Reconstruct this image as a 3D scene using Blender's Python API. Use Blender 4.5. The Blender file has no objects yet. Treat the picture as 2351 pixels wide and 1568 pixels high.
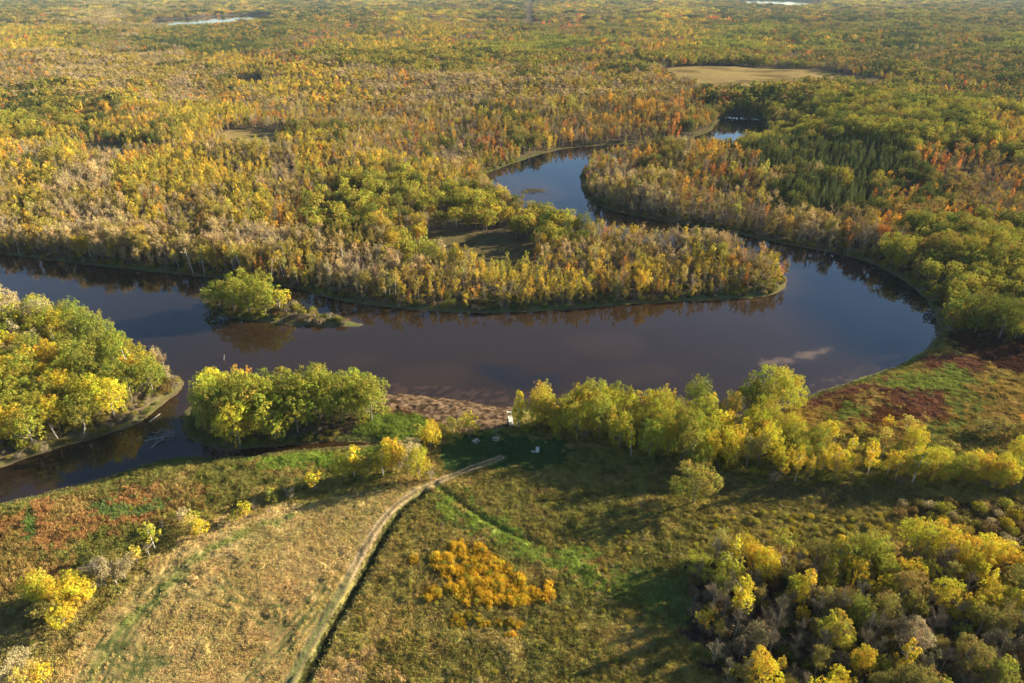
import bpy, math, random
import numpy as np
R = math.radians
rng = np.random.default_rng(11)
random.seed(5)
sc = bpy.context.scene
col = sc.collection

# ------------------------------------------------------------------ camera
CAM_H, F, HORIZ = 120.0, 683.0, -20.0
PITCH = math.atan((341.5 - HORIZ) / F)
sp, cp = math.sin(PITCH), math.cos(PITCH)
cam = bpy.data.cameras.new('camera'); cam.sensor_width = 36; cam.lens = 36 * F / 1024
cam.clip_start = 1; cam.clip_end = 120000
co = bpy.data.objects.new('camera', cam); col.objects.link(co)
co.location = (0, 0, CAM_H); co.rotation_euler = (math.pi / 2 - PITCH, 0, 0)
sc.camera = co
K = 2351 / 1024.0

def G(sx, sy, z=0.0):
    """photo coordinates (2351 px wide) of a point at height z -> world x, y"""
    x = (sx / K - 512) / F; y = -(sy / K - 341.5) / F
    t = (CAM_H - z) / (sp - y * cp)
    return (x * t, t * (cp + y * sp))

def P(X, Y, Z=0.0):
    """world -> photo coordinates (2351 px wide) and depth; arrays allowed"""
    dz = Z - CAM_H
    depth = Y * cp - dz * sp
    up = Y * sp + dz * cp
    depth = np.maximum(depth, 1e-3)
    return (512 + F * X / depth) * K, (341.5 - F * up / depth) * K, depth

def poly(pts): return np.array([G(a, b) for a, b in pts])

# ------------------------------------------------------------------ noise
def _h(ix, iy, s):
    n = (ix.astype(np.int64) * 374761393 + iy.astype(np.int64) * 668265263 + s * 974634777) & 0xffffffff
    n = ((n ^ (n >> 13)) * 1274126177) & 0xffffffff
    n = ((n ^ (n >> 16)) * 2246822519) & 0xffffffff
    return ((n >> 8) & 0xffff) / 65535.0

def vnoise(x, y, s=0):
    ix, iy = np.floor(x), np.floor(y); fx, fy = x - ix, y - iy
    fx = fx * fx * (3 - 2 * fx); fy = fy * fy * (3 - 2 * fy)
    a = _h(ix, iy, s); b = _h(ix + 1, iy, s); c = _h(ix, iy + 1, s); d = _h(ix + 1, iy + 1, s)
    return (a * (1 - fx) + b * fx) * (1 - fy) + (c * (1 - fx) + d * fx) * fy

def fbm(x, y, s=0, o=4):
    t, a, n = 0, 0.5, 0
    for k in range(o):
        t = t + a * vnoise(x * 2 ** k, y * 2 ** k, s + 17 * k); n += a; a *= .5
    return t / n

def sstep(a, b, x):
    t = np.clip((x - a) / (b - a), 0, 1); return t * t * (3 - 2 * t)

def inside(pl, X, Y):
    r = np.zeros(X.shape, bool)
    m = (X > pl[:, 0].min()) & (X < pl[:, 0].max()) & (Y > pl[:, 1].min()) & (Y < pl[:, 1].max())
    if not m.any(): return r
    x, y = X[m], Y[m]; q = np.zeros(x.shape, bool)
    for i in range(len(pl)):
        x1, y1 = pl[i]; x2, y2 = pl[i - 1]
        if y1 == y2: continue
        q ^= ((y1 > y) != (y2 > y)) & (x < (x2 - x1) * (y - y1) / (y2 - y1) + x1)
    r[m] = q; return r

def linedist(pl, X, Y, cap, closed=False):
    d = np.full(X.shape, cap, float)
    m = (X > pl[:, 0].min() - cap) & (X < pl[:, 0].max() + cap) & (Y > pl[:, 1].min() - cap) & (Y < pl[:, 1].max() + cap)
    if not m.any(): return d
    x, y = X[m], Y[m]; q = np.full(x.shape, cap, float)
    n = len(pl)
    for i in range(n if closed else n - 1):
        x1, y1 = pl[i]; x2, y2 = pl[(i + 1) % n]; dx, dy = x2 - x1, y2 - y1
        L = dx * dx + dy * dy + 1e-9
        t = np.clip(((x - x1) * dx + (y - y1) * dy) / L, 0, 1)
        q = np.minimum(q, np.hypot(x - x1 - t * dx, y - y1 - t * dy))
    d[m] = q; return d

def smoothline(pl, n=3, closed=False):
    for _ in range(n):
        q = []
        m = len(pl)
        for i in range(m if closed else m - 1):
            a, b = pl[i], pl[(i + 1) % m]
            q += [a * .75 + b * .25, a * .25 + b * .75]
        if not closed: q = [pl[0]] + q + [pl[-1]]
        pl = np.array(q)
    return pl

# ------------------------------------------------------------------ the map (traced, photo px 2351 wide)
RIVER = smoothline(poly([(-300, 560), (-60, 576), (0, 583), (100, 596), (200, 607), (300, 618), (400, 629), (480, 637), (560, 648), (620, 655), (680, 661), (740, 681),
    (800, 694), (900, 707), (1000, 715), (1100, 719), (1200, 717), (1300, 710), (1400, 702), (1500, 695), (1600, 689), (1700, 685), (1750, 682), (1795, 670),
    (1807, 652), (1800, 632), (1780, 615), (1720, 598), (1650, 585), (1560, 570), (1460, 556), (1370, 543), (1290, 525), (1215, 500), (1165, 470), (1130, 440), (1098, 405),
    (1150, 385), (1200, 367), (1240, 354), (1290, 341), (1390, 333), (1480, 328), (1560, 321), (1630, 306), (1645, 282), (1660, 268), (1705, 264), (1755, 278), (1765, 315), (1720, 345),
    (1640, 350), (1540, 345), (1450, 352), (1385, 368), (1345, 385), (1332, 400), (1334, 430), (1350, 463), (1400, 482), (1460, 496), (1540, 511), (1600, 521), (1680, 534), (1750, 549),
    (1830, 566), (1900, 577), (1960, 592), (2020, 612), (2070, 640), (2110, 670), (2140, 705), (2155, 740), (2158, 765), (2140, 790), (2115, 812), (2060, 840), (2000, 862),
    (1930, 885), (1870, 903), (1820, 925), (1740, 948), (1640, 960), (1500, 962), (1400, 955), (1300, 946), (1200, 937), (1120, 930), (1050, 920), (980, 910), (900, 904), (860, 903), (800, 918),
    (700, 930), (600, 932), (520, 930), (460, 928), (425, 935), (416, 960), (420, 990), (440, 1012), (500, 1030), (530, 1040), (500, 1052), (440, 1048), (380, 1052), (300, 1076), (220, 1102), (120, 1127), (50, 1146),
    (0, 1157), (-200, 1200), (-260, 1130), (-40, 1088), (0, 1075), (60, 1052), (150, 1024), (240, 1000), (290, 984), (340, 960), (375, 925), (405, 902), (429, 878), (400, 862),
    (372, 852), (335, 838), (292, 818), (257, 792), (222, 768), (150, 742), (60, 716), (-60, 695), (-300, 660)]), 2, True)
ISLAND = smoothline(poly([(462, 700), (485, 716), (520, 728), (580, 738), (650, 744), (720, 749), (790, 751), (845, 747), (800, 738), (760, 728), (725, 716), (690, 700), (640, 690), (560, 686), (490, 690)]), 2, True)
SLOUGH = smoothline(poly([(500, 1044), (560, 1050), (620, 1040), (700, 1030), (780, 1026), (860, 1022), (850, 1016), (780, 1012), (700, 1018), (620, 1026), (540, 1032)]), 2, True)
POND = poly([(540, 182), (562, 180), (596, 182), (604, 192), (600, 202), (572, 203), (550, 196)])
LAKE1 = smoothline(poly([(340, 46), (410, 43), (470, 39), (540, 35), (620, 34), (625, 46), (590, 53), (540, 58), (480, 62), (410, 65), (350, 66)]), 1, True)
LAKE2 = smoothline(poly([(1695, -2), (1760, -4), (1850, 0), (1880, 5), (1885, 14), (1850, 17), (1760, 16), (1700, 12)]), 1, True)
BAR = smoothline(poly([(1195, 441), (1212, 434), (1235, 433), (1258, 439), (1240, 438), (1222, 438), (1205, 444)]), 1, True)

MEADOWS = [smoothline(poly(p), 2, True) for p in [
    [(1500, 174), (1560, 165), (1640, 160), (1740, 159), (1840, 164), (1930, 176), (2040, 190), (2030, 206), (1900, 214), (1820, 222), (1760, 240), (1700, 248), (1640, 232), (1560, 206)],
    [(515, 326), (580, 321), (645, 327), (672, 350), (640, 386), (545, 390), (512, 352)],
    [(655, 350), (700, 345), (760, 350), (740, 362), (680, 364)],
    [(190, 352), (240, 350), (300, 366), (300, 392), (210, 392)],
    [(955, 562), (1010, 540), (1110, 538), (1195, 556), (1240, 585), (1215, 626), (1110, 634), (1005, 612)]]]
CUTPTS = [(1205, 28), (1217, 28)]

def near_land_poly():
    return poly([(-400, 1150), (0, 1157), (300, 1076), (440, 1048), (530, 1045), (860, 1025), (880, 930), (1050, 925), (1300, 950), (1640, 962), (1820, 925), (2140, 790), (2158, 765), (2190, 770),
                 (2260, 790), (2460, 800), (3100, 900), (3600, 1900), (-1200, 1900)])
NEAR = near_land_poly()
GROVE_L = poly([(-150, 705), (-60, 710), (60, 730), (150, 755), (222, 780), (262, 806), (320, 838), (372, 866), (385, 905), (340, 945), (290, 980), (240, 996), (150, 1019), (60, 1046), (-60, 1080), (-200, 1090)])
CLUMP = poly([(462, 955), (490, 938), (600, 942), (720, 940), (800, 930), (868, 912), (885, 940), (880, 975), (800, 990), (740, 1008), (700, 1018), (620, 1028), (540, 1034), (475, 1024), (460, 990)])
ROW = poly([(1182, 985), (1200, 975), (1300, 968), (1420, 972), (1540, 980), (1640, 985), (1760, 1010), (1860, 1035), (1960, 1060), (2050, 1075), (2160, 1085), (2250, 1100), (2500, 1090), (2500, 1140), (2300, 1145), (2160, 1130), (2000, 1120), (1860, 1122), (1740, 1112), (1640, 1100), (1560, 1085), (1460, 1062), (1340, 1026), (1260, 1010), (1195, 1000)])
WOOD = poly([(1590, 1330), (1600, 1300), (1660, 1290), (1740, 1290), (1850, 1310), (1950, 1300), (2060, 1290), (2150, 1270), (2300, 1290), (2500, 1330), (2800, 1700), (1750, 1740), (1660, 1620), (1610, 1500), (1585, 1420)])
BRUSH = poly([(2040, 1170), (2130, 1160), (2230, 1165), (2400, 1180), (2450, 1290), (2300, 1285), (2180, 1250), (2080, 1220)])
PTREES = poly([(1750, 372), (1800, 362), (1900, 378), (1980, 385), (2060, 400), (2100, 430), (2060, 450), (1960, 460), (1880, 450), (1800, 425), (1745, 400)])

# ground colour zones: (polygon, colour, edge wobble)
TAN, STRAW, OLV, BRT, RUST, REDB, DKG, MUD, FLOOR = (.335, .25, .10), (.41, .31, .135), (.22, .185, .05), (.15, .23, .03), (.27, .15, .055), (.15, .072, .042), (.09, .135, .03), (.12, .085, .055), (.11, .085, .05)
ZONES = [
    (NEAR, OLV, 0),
    (poly([(-200, 1900), (-100, 1420), (0, 1340), (100, 1330), (200, 1420), (120, 1600), (100, 1900)]), (.22, .18, .06), 2),
    (poly([(60, 1900), (140, 1568), (210, 1440), (330, 1325), (450, 1245), (560, 1190), (640, 1165), (760, 1152), (950, 1122), (1000, 1112), (960, 1140), (900, 1190), (850, 1250), (800, 1340), (740, 1440), (690, 1560), (600, 1900)]), TAN, 1.5),
    (poly([(520, 1185), (600, 1165), (720, 1160), (700, 1200), (600, 1240), (480, 1290), (420, 1330), (430, 1270)]), STRAW, 2.5),
    (poly([(380, 1420), (560, 1300), (700, 1330), (740, 1420), (640, 1560), (420, 1568)]), (.335, .235, .092), 5),
    (poly([(-200, 1230), (0, 1160), (120, 1130), (260, 1098), (420, 1052), (560, 1055), (700, 1035), (900, 1024), (960, 1050), (760, 1110), (700, 1130), (600, 1140), (480, 1180), (420, 1210), (300, 1300), (60, 1350), (-200, 1400)]), (.17, .16, .04), 1),
    (poly([(-200, 1235), (0, 1180), (120, 1150), (260, 1135), (400, 1120), (460, 1140), (520, 1150), (440, 1195), (330, 1230), (240, 1240), (100, 1270), (-200, 1330)]), RUST, 3.5),
    (poly([(-200, 1350), (0, 1300), (140, 1290), (240, 1280), (160, 1330), (0, 1380), (-200, 1420)]), RUST, 3.5),
    (poly([(620, 1060), (760, 1042), (880, 1040), (860, 1062), (760, 1085), (640, 1100), (560, 1090)]), (.15, .20, .03), 2),
    (poly([(60, 1170), (78, 1172), (85, 1215), (70, 1262), (55, 1220)]), DKG, .5),
    (poly([(230, 1165), (280, 1160), (360, 1152), (400, 1165), (330, 1185), (260, 1195), (220, 1190)]), (.13, .17, .05), 2),
    (poly([(740, 1008), (800, 1000), (880, 950), (960, 960), (1000, 985), (960, 1020), (870, 1030), (820, 1022)]), (.14, .18, .03), 1),
    (poly([(862, 898), (900, 898), (1000, 906), (1100, 920), (1175, 930), (1172, 990), (1060, 1005), (1000, 975), (930, 950), (880, 945)]), (.19, .115, .06), 1),
    (poly([(760, 1016), (850, 1014), (866, 1022), (780, 1030)]), (.10, .05, .03), .6),
    (poly([(1010, 1010), (1080, 995), (1130, 985), (1165, 990), (1180, 1000), (1100, 1008), (1040, 1022)]), (.24, .26, .04), .6),  # sunlit grass near the dock; the light painted in as brighter green
    (poly([(1000, 1025), (1100, 1005), (1200, 1005), (1300, 1025), (1340, 1060), (1240, 1085), (1100, 1080), (1020, 1100)]), (.05, .085, .025), 2),  # grass around the picnic tables; tree-belt shade painted in as darker green
    (poly([(995, 1118), (1030, 1128), (1110, 1185), (1230, 1260), (1330, 1290), (1440, 1345), (1560, 1330), (1600, 1440), (1480, 1400), (1380, 1355), (1280, 1320), (1180, 1290), (1090, 1240), (1000, 1170)]), (.15, .17, .035), 2.5),
    (poly([(1005, 1130), (1110, 1186), (1230, 1255), (1330, 1286), (1430, 1325), (1450, 1350), (1400, 1355), (1280, 1312), (1180, 1276), (1070, 1212), (1010, 1160)]), (.185, .225, .042), 2.6), (poly([(1440, 1340), (1560, 1330), (1600, 1380), (1580, 1440), (1500, 1420)]), (.13, .155, .04), 3),
    (poly([(1500, 1040), (1640, 1110), (1900, 1125), (2100, 1130), (2100, 1160), (1900, 1170), (1650, 1150)]), (.14, .125, .045), 1.5),  # strip of shaded grass, the shade painted in as a darker colour
    (poly([(790, 1290), (900, 1250), (1000, 1260), (980, 1400), (900, 1568), (740, 1568)]), (.30, .225, .07), 6),
    (poly([(720, 1568), (760, 1460), (840, 1480), (880, 1568), (860, 1800), (700, 1800)]), (.40, .29, .125), 4),
    # right marsh
    (poly([(1780, 965), (1870, 905), (2000, 865), (2130, 810), (2180, 780), (2351, 800), (2600, 830), (2700, 1000), (2351, 1040), (2100, 1030), (1900, 1000)]), (.26, .185, .05), 1),
    (poly([(1830, 945), (1880, 912), (1960, 892), (2060, 862), (2040, 890), (1980, 915), (1900, 935)]), REDB, 1.6),
    (poly([(2110, 830), (2170, 820), (2240, 835), (2250, 860), (2180, 868), (2110, 850)]), REDB, 1.6),
    (poly([(2010, 905), (2080, 898), (2170, 905), (2190, 935), (2130, 960), (2050, 945)]), REDB, 2),
    (poly([(1900, 945), (2000, 930), (2080, 950), (2160, 965), (2080, 985), (1960, 975)]), (.12, .055, .025), 2.5),
    (poly([(2180, 770), (2300, 780), (2500, 800), (2600, 850), (2351, 870), (2260, 850), (2200, 815)]), (.07, .035, .022), 2),  # dark band: shadow of the right-hand trees painted into the marsh colour
    (poly([(1980, 880), (2080, 866), (2200, 850), (2250, 880), (2200, 915), (2100, 900), (2000, 905)]), (.19, .215, .045), 2.5),
    (poly([(2100, 1000), (2180, 960), (2240, 900), (2260, 930), (2200, 985), (2130, 1020)]), (.18, .19, .045), 2.5),
    (poly([(1890, 975), (1940, 950), (1990, 930), (2000, 945), (1950, 975)]), (.17, .19, .04), 1.5),
    (poly([(1850, 905), (1930, 884), (2060, 840), (2110, 813), (2130, 822), (2070, 852), (1940, 893), (1860, 913)]), (.13, .19, .03), .7),
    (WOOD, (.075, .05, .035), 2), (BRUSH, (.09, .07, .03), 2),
]
TRACK = smoothline(poly([(x - (6 if y > 1140 else 0), y) for x, y in [(1150, 1060), (1080, 1085), (1025, 1108), (985, 1123), (940, 1150), (903, 1182), (870, 1225), (845, 1265), (822, 1310), (800, 1352), (770, 1402), (738, 1458), (706, 1515), (676, 1572), (620, 1700), (560, 1900)]]), 2)
DITCH = smoothline(poly([(x + 7, y) for x, y in [(968, 1138), (940, 1160), (912, 1186), (882, 1230), (858, 1272), (836, 1316), (812, 1360), (782, 1410), (752, 1466), (722, 1522), (694, 1575), (640, 1710), (590, 1900)]]), 2)
DITCH2 = smoothline(poly([(1000, 1122), (1030, 1140), (1080, 1180), (1140, 1217), (1190, 1243), (1235, 1258), (1290, 1272)]), 2)
GREENTRK = smoothline(poly([(200, 1600), (250, 1500), (300, 1440), (350, 1390), (410, 1330), (470, 1285), (540, 1240), (610, 1212), (680, 1195)]), 2)
RUTS = [smoothline(poly(p), 2) for p in [
    [(180, 1600), (230, 1500), (290, 1420), (340, 1370), (400, 1318)], [(220, 1600), (262, 1520), (320, 1440), (372, 1380), (430, 1330)],
    [(240, 1600), (280, 1520), (300, 1470), (352, 1400)], [(270, 1470), (258, 1500), (270, 1530), (310, 1545), (370, 1540)],
    [(285, 1460), (275, 1490), (290, 1520), (330, 1532), (390, 1528)], [(305, 1470), (330, 1500), (326, 1540), (310, 1580)], [(240, 1500), (246, 1535), (275, 1560), (330, 1575)],
    [(455, 1290), (425, 1310), (415, 1345), (440, 1370), (480, 1385), (540, 1400), (600, 1430), (640, 1460)], [(530, 1262), (560, 1265), (566, 1290), (540, 1310)],
    [(740, 1360), (700, 1420), (640, 1480), (560, 1568)], [(620, 1380), (650, 1420), (640, 1500)], [(750, 1370), (715, 1430), (670, 1490), (600, 1560)], [(500, 1330), (540, 1380), (600, 1400), (650, 1395)]]]
WATERS = [RIVER, SLOUGH, POND, LAKE1, LAKE2]

def water_sd(X, Y, cap=60.0):
    """signed distance to the nearest shore: positive on land"""
    w = np.zeros(X.shape, bool); d = np.full(X.shape, cap)
    for pl in WATERS:
        w |= inside(pl, X, Y); d = np.minimum(d, linedist(pl, X, Y, cap, True))
    for isl in (ISLAND, BAR):
        w &= ~inside(isl, X, Y); d = np.minimum(d, linedist(isl, X, Y, cap, True))
    return np.where(w, -d, d)

HILLC = G(2050, 330)
def cut_x(Y): return 0.0225 * Y
def height(X, Y, sd=None):
    if sd is None: sd = water_sd(X, Y)
    sd = sd + 2.0 * (fbm(X / 5, Y / 5, 200, 3) - .5) * (np.abs(sd) < 12)
    land = .12 + 1.1 * sstep(0, 7, sd)
    # low mud shore in front of the landing
    bed = -.06 - 1.5 * sstep(0, 9, -sd)
    z = np.where(sd > 0, land, bed)
    far = sstep(8, 60, sd) * sstep(260, 520, Y + .0 * X)
    hills = (fbm(X / 260, Y / 200, 3, 3) - .42) * 22 + (fbm(X / 900, Y / 700, 9, 2) - .45) * 12 * sstep(700, 2200, Y)
    hills += 14 * np.exp(-(((X - HILLC[0]) / 190) ** 2 + ((Y - HILLC[1]) / 140) ** 2))
    for lk in (LAKE1, LAKE2):
        c_ = lk.mean(0); hills = hills * sstep(200, 700, np.abs(X - c_[0]) ) if False else hills * (1 - (1 - sstep(150, 500, np.abs(X - c_[0]) - np.ptp(lk[:, 0]) / 2)) * sstep(-900, -500, Y - c_[1]))
    z = z + far * np.maximum(hills, -.6)
    z = z + (sd > 3) * (.25 * fbm(X / 9, Y / 9, 21, 3) + .10 * vnoise(X / 1.3, Y / 1.3, 5)) + (sd > 3) * (Y < 330) * .42 * sstep(.45, .8, vnoise(X / 2.3, Y / 1.9, 6)) * (.25 + .75 * vnoise(X / 18, Y / 14, 8))
    near = Y < 230
    if near.any():
        xn, yn = X[near], Y[near]
        zz = z[near]
        d = linedist(DITCH, xn, yn, 8); zz -= (.55 + .5 * vnoise(xn / 9, yn / 9, 89)) * (1 - sstep(.2, 1.7 + .8 * vnoise(xn / 3, yn / 3, 90), d))
        d = linedist(TRACK, xn, yn, 8); zz += .0 * (1 - sstep(1.2, 3, d)) * (sstep(6, 9, water_sd_cache(near, sd)))
        d = linedist(DITCH2, xn, yn, 8); zz -= .55 * (1 - sstep(.3, 1.6, d)) * (1 - sstep(4, 12, xn))
        z[near] = zz
    return z
def water_sd_cache(m, sd): return sd[m]

# ------------------------------------------------------------------ materials
def mat(name):
    m = bpy.data.materials.new(name); m.use_nodes = True
    nt = m.node_tree; nt.nodes.clear()
    out = nt.nodes.new('ShaderNodeOutputMaterial')
    return m, nt, out
def N(nt, t, **kw):
    n = nt.nodes.new(t)
    for k, v in kw.items(): setattr(n, k, v)
    return n

def leaf_mat(name, trans=.28, fixed=None, hv=.05):
    m, nt, out = mat(name)
    if fixed: a = N(nt, 'ShaderNodeRGB'); a.outputs[0].default_value = (*fixed, 1); c = a.outputs[0]
    else: a = N(nt, 'ShaderNodeAttribute', attribute_type='INSTANCER', attribute_name='tint'); c = a.outputs['Color']
    v = N(nt, 'ShaderNodeAttribute', attribute_type='GEOMETRY', attribute_name='vary')
    w = N(nt, 'ShaderNodeAttribute', attribute_type='GEOMETRY', attribute_name='hue')
    m1 = N(nt, 'ShaderNodeMapRange'); m1.inputs[3].default_value = .5 - hv; m1.inputs[4].default_value = .5 + hv
    m2 = N(nt, 'ShaderNodeMapRange'); m2.inputs[3].default_value = .62; m2.inputs[4].default_value = 1.38
    nt.links.new(w.outputs['Fac'], m1.inputs[0]); nt.links.new(v.outputs['Fac'], m2.inputs[0])
    h = N(nt, 'ShaderNodeHueSaturation'); nt.links.new(c, h.inputs['Color']); nt.links.new(m1.outputs[0], h.inputs['Hue']); nt.links.new(m2.outputs[0], h.inputs['Value'])
    d = N(nt, 'ShaderNodeBsdfDiffuse'); t = N(nt, 'ShaderNodeBsdfTranslucent'); x = N(nt, 'ShaderNodeMixShader'); x.inputs[0].default_value = trans
    nt.links.new(h.outputs[0], d.inputs[0]); nt.links.new(h.outputs[0], t.inputs[0])
    nt.links.new(d.outputs[0], x.inputs[1]); nt.links.new(t.outputs[0], x.inputs[2]); nt.links.new(x.outputs[0], out.inputs[0])
    return m
def noise_mat(name, c1, c2, scale, rough=.85, bump=0, bscale=None):
    m, nt, out = mat(name)
    g = N(nt, 'ShaderNodeTexCoord'); n = N(nt, 'ShaderNodeTexNoise'); n.inputs['Scale'].default_value = scale; n.inputs['Detail'].default_value = 5
    nt.links.new(g.outputs['Object'], n.inputs['Vector'])
    r = N(nt, 'ShaderNodeValToRGB'); r.color_ramp.elements[0].position = .35; r.color_ramp.elements[1].position = .65
    r.color_ramp.elements[0].color = (*c1, 1); r.color_ramp.elements[1].color = (*c2, 1)
    nt.links.new(n.outputs['Fac'], r.inputs[0])
    b = N(nt, 'ShaderNodeBsdfPrincipled'); b.inputs['Roughness'].default_value = rough
    nt.links.new(r.outputs[0], b.inputs['Base Color']); nt.links.new(b.outputs[0], out.inputs[0])
    if bump:
        q = N(nt, 'ShaderNodeBump'); q.inputs['Strength'].default_value = bump; q.inputs['Distance'].default_value = .05
        nt.links.new(n.outputs['Fac'], q.inputs['Height']); nt.links.new(q.outputs[0], b.inputs['Normal'])
    return m
M_LEAF = leaf_mat('foliage')
M_TWIG = leaf_mat('twigs', .0, None, .01)
M_GRASS = leaf_mat('grass_blades', .22, None, .03)
M_BARK = noise_mat('bark', (.13, .11, .09), (.24, .21, .18), 3, .9, .5)
M_GREY = noise_mat('grey_bark', (.15, .13, .11), (.27, .24, .20), 2.5, .85, .3)
M_BIRCH = noise_mat('pale_bark', (.38, .34, .29), (.62, .58, .52), 2.5, .8, .3)
M_WOOD = noise_mat('weathered_wood', (.50, .47, .41), (.66, .62, .55), 1.2, .8, .3)
M_WOODD = noise_mat('worn_wood', (.30, .29, .20), (.55, .50, .40), 1.5, .8, .3)
M_DEAD = noise_mat('dead_wood', (.2, .18, .16), (.36, .33, .29), 3, .9, .4)
M_WHITE = noise_mat('white_plastic', (.50, .50, .49), (.58, .58, .56), 2, .5)
M_CONC = noise_mat('pale_concrete', (.38, .37, .35), (.5, .49, .46), 3, .9, .2)
M_METAL = noise_mat('grey_metal', (.10, .10, .10), (.2, .2, .2), 5, .5)
M_ROOF = noise_mat('grey_roof', (.2, .2, .2), (.3, .3, .3), 2, .8)
M_SOIL = noise_mat('brown_debris', (.09, .06, .04), (.17, .12, .08), 1.5, .95, .5)

def ground_mat():
    m, nt, out = mat('ground_cover')
    a = N(nt, 'ShaderNodeAttribute', attribute_type='GEOMETRY', attribute_name='cover')
    g = N(nt, 'ShaderNodeNewGeometry')
    n = N(nt, 'ShaderNodeTexNoise'); n.inputs['Scale'].default_value = 1.6; n.inputs['Detail'].default_value = 6; n.inputs['Roughness'].default_value = .65
    nt.links.new(g.outputs['Position'], n.inputs['Vector'])
    r = N(nt, 'ShaderNodeMapRange'); r.inputs[1].default_value = .3; r.inputs[2].default_value = .7; r.inputs[3].default_value = .6; r.inputs[4].default_value = 1.4
    nt.links.new(n.outputs['Fac'], r.inputs[0])
    h = N(nt, 'ShaderNodeHueSaturation'); nt.links.new(a.outputs['Color'], h.inputs['Color']); nt.links.new(r.outputs[0], h.inputs['Value'])
    b = N(nt, 'ShaderNodeBsdfDiffuse'); nt.links.new(h.outputs[0], b.inputs['Color'])
    q = N(nt, 'ShaderNodeBump'); q.inputs['Strength'].default_value = .8; q.inputs['Distance'].default_value = .25
    n2 = N(nt, 'ShaderNodeTexNoise'); n2.inputs['Scale'].default_value = 1.1; n2.inputs['Detail'].default_value = 4; nt.links.new(g.outputs['Position'], n2.inputs['Vector'])
    nt.links.new(n2.outputs['Fac'], q.inputs['Height']); nt.links.new(q.outputs[0], b.inputs['Normal'])
    nt.links.new(b.outputs[0], out.inputs[0]); return m
def water_mat():
    m, nt, out = mat('river_water')
    a = N(nt, 'ShaderNodeAttribute', attribute_type='GEOMETRY', attribute_name='murk')
    g = N(nt, 'ShaderNodeNewGeometry')
    b = N(nt, 'ShaderNodeBsdfPrincipled'); b.inputs['Roughness'].default_value = .035; b.inputs['IOR'].default_value = 1.38
    nt.links.new(a.outputs['Color'], b.inputs['Base Color'])
    mp = N(nt, 'ShaderNodeMapping'); mp.inputs['Scale'].default_value = (.5, .9, .5); nt.links.new(g.outputs['Position'], mp.inputs[0])
    n = N(nt, 'ShaderNodeTexNoise'); n.inputs['Scale'].default_value = 1.3; n.inputs['Detail'].default_value = 3; nt.links.new(mp.outputs[0], n.inputs['Vector'])
    q = N(nt, 'ShaderNodeBump'); q.inputs['Strength'].default_value = .06; q.inputs['Distance'].default_value = .1
    nt.links.new(n.outputs['Fac'], q.inputs['Height']); nt.links.new(q.outputs[0], b.inputs['Normal'])
    nt.links.new(b.outputs[0], out.inputs[0]); return m
M_GROUND = ground_mat(); M_WATER = water_mat()

# ------------------------------------------------------------------ object helpers
def tag(o, label=None, cat=None, group=None, kind=None):
    if label: o['label'] = label
    if cat: o['category'] = cat
    if group: o['group'] = group
    if kind: o['kind'] = kind
    return o
def grid_mesh(name, X, Y, Z, attr, C, m, smooth=True):
    nr, nc = X.shape
    me = bpy.data.meshes.new(name)
    me.vertices.add(nr * nc)
    v = np.stack([X, Y, Z], -1).reshape(-1).astype(np.float32); me.vertices.foreach_set('co', v)
    i = np.arange(nr * nc).reshape(nr, nc)
    f = np.stack([i[:-1, :-1], i[:-1, 1:], i[1:, 1:], i[1:, :-1]], -1).reshape(-1)
    n = len(f) // 4
    me.loops.add(n * 4); me.loops.foreach_set('vertex_index', f.astype(np.int32))
    me.polygons.add(n); me.polygons.foreach_set('loop_start', (np.arange(n) * 4).astype(np.int32))
    me.polygons.foreach_set('use_smooth', np.full(n, smooth))
    me.update()
    if C is not None:
        a = me.attributes.new(attr, 'FLOAT_COLOR', 'POINT')
        cc = np.concatenate([C.reshape(-1, 3), np.ones((nr * nc, 1))], 1).astype(np.float32).reshape(-1); a.data.foreach_set('color', cc)
    me.materials.append(m)
    o = bpy.data.objects.new(name, me); col.objects.link(o); return o

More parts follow.
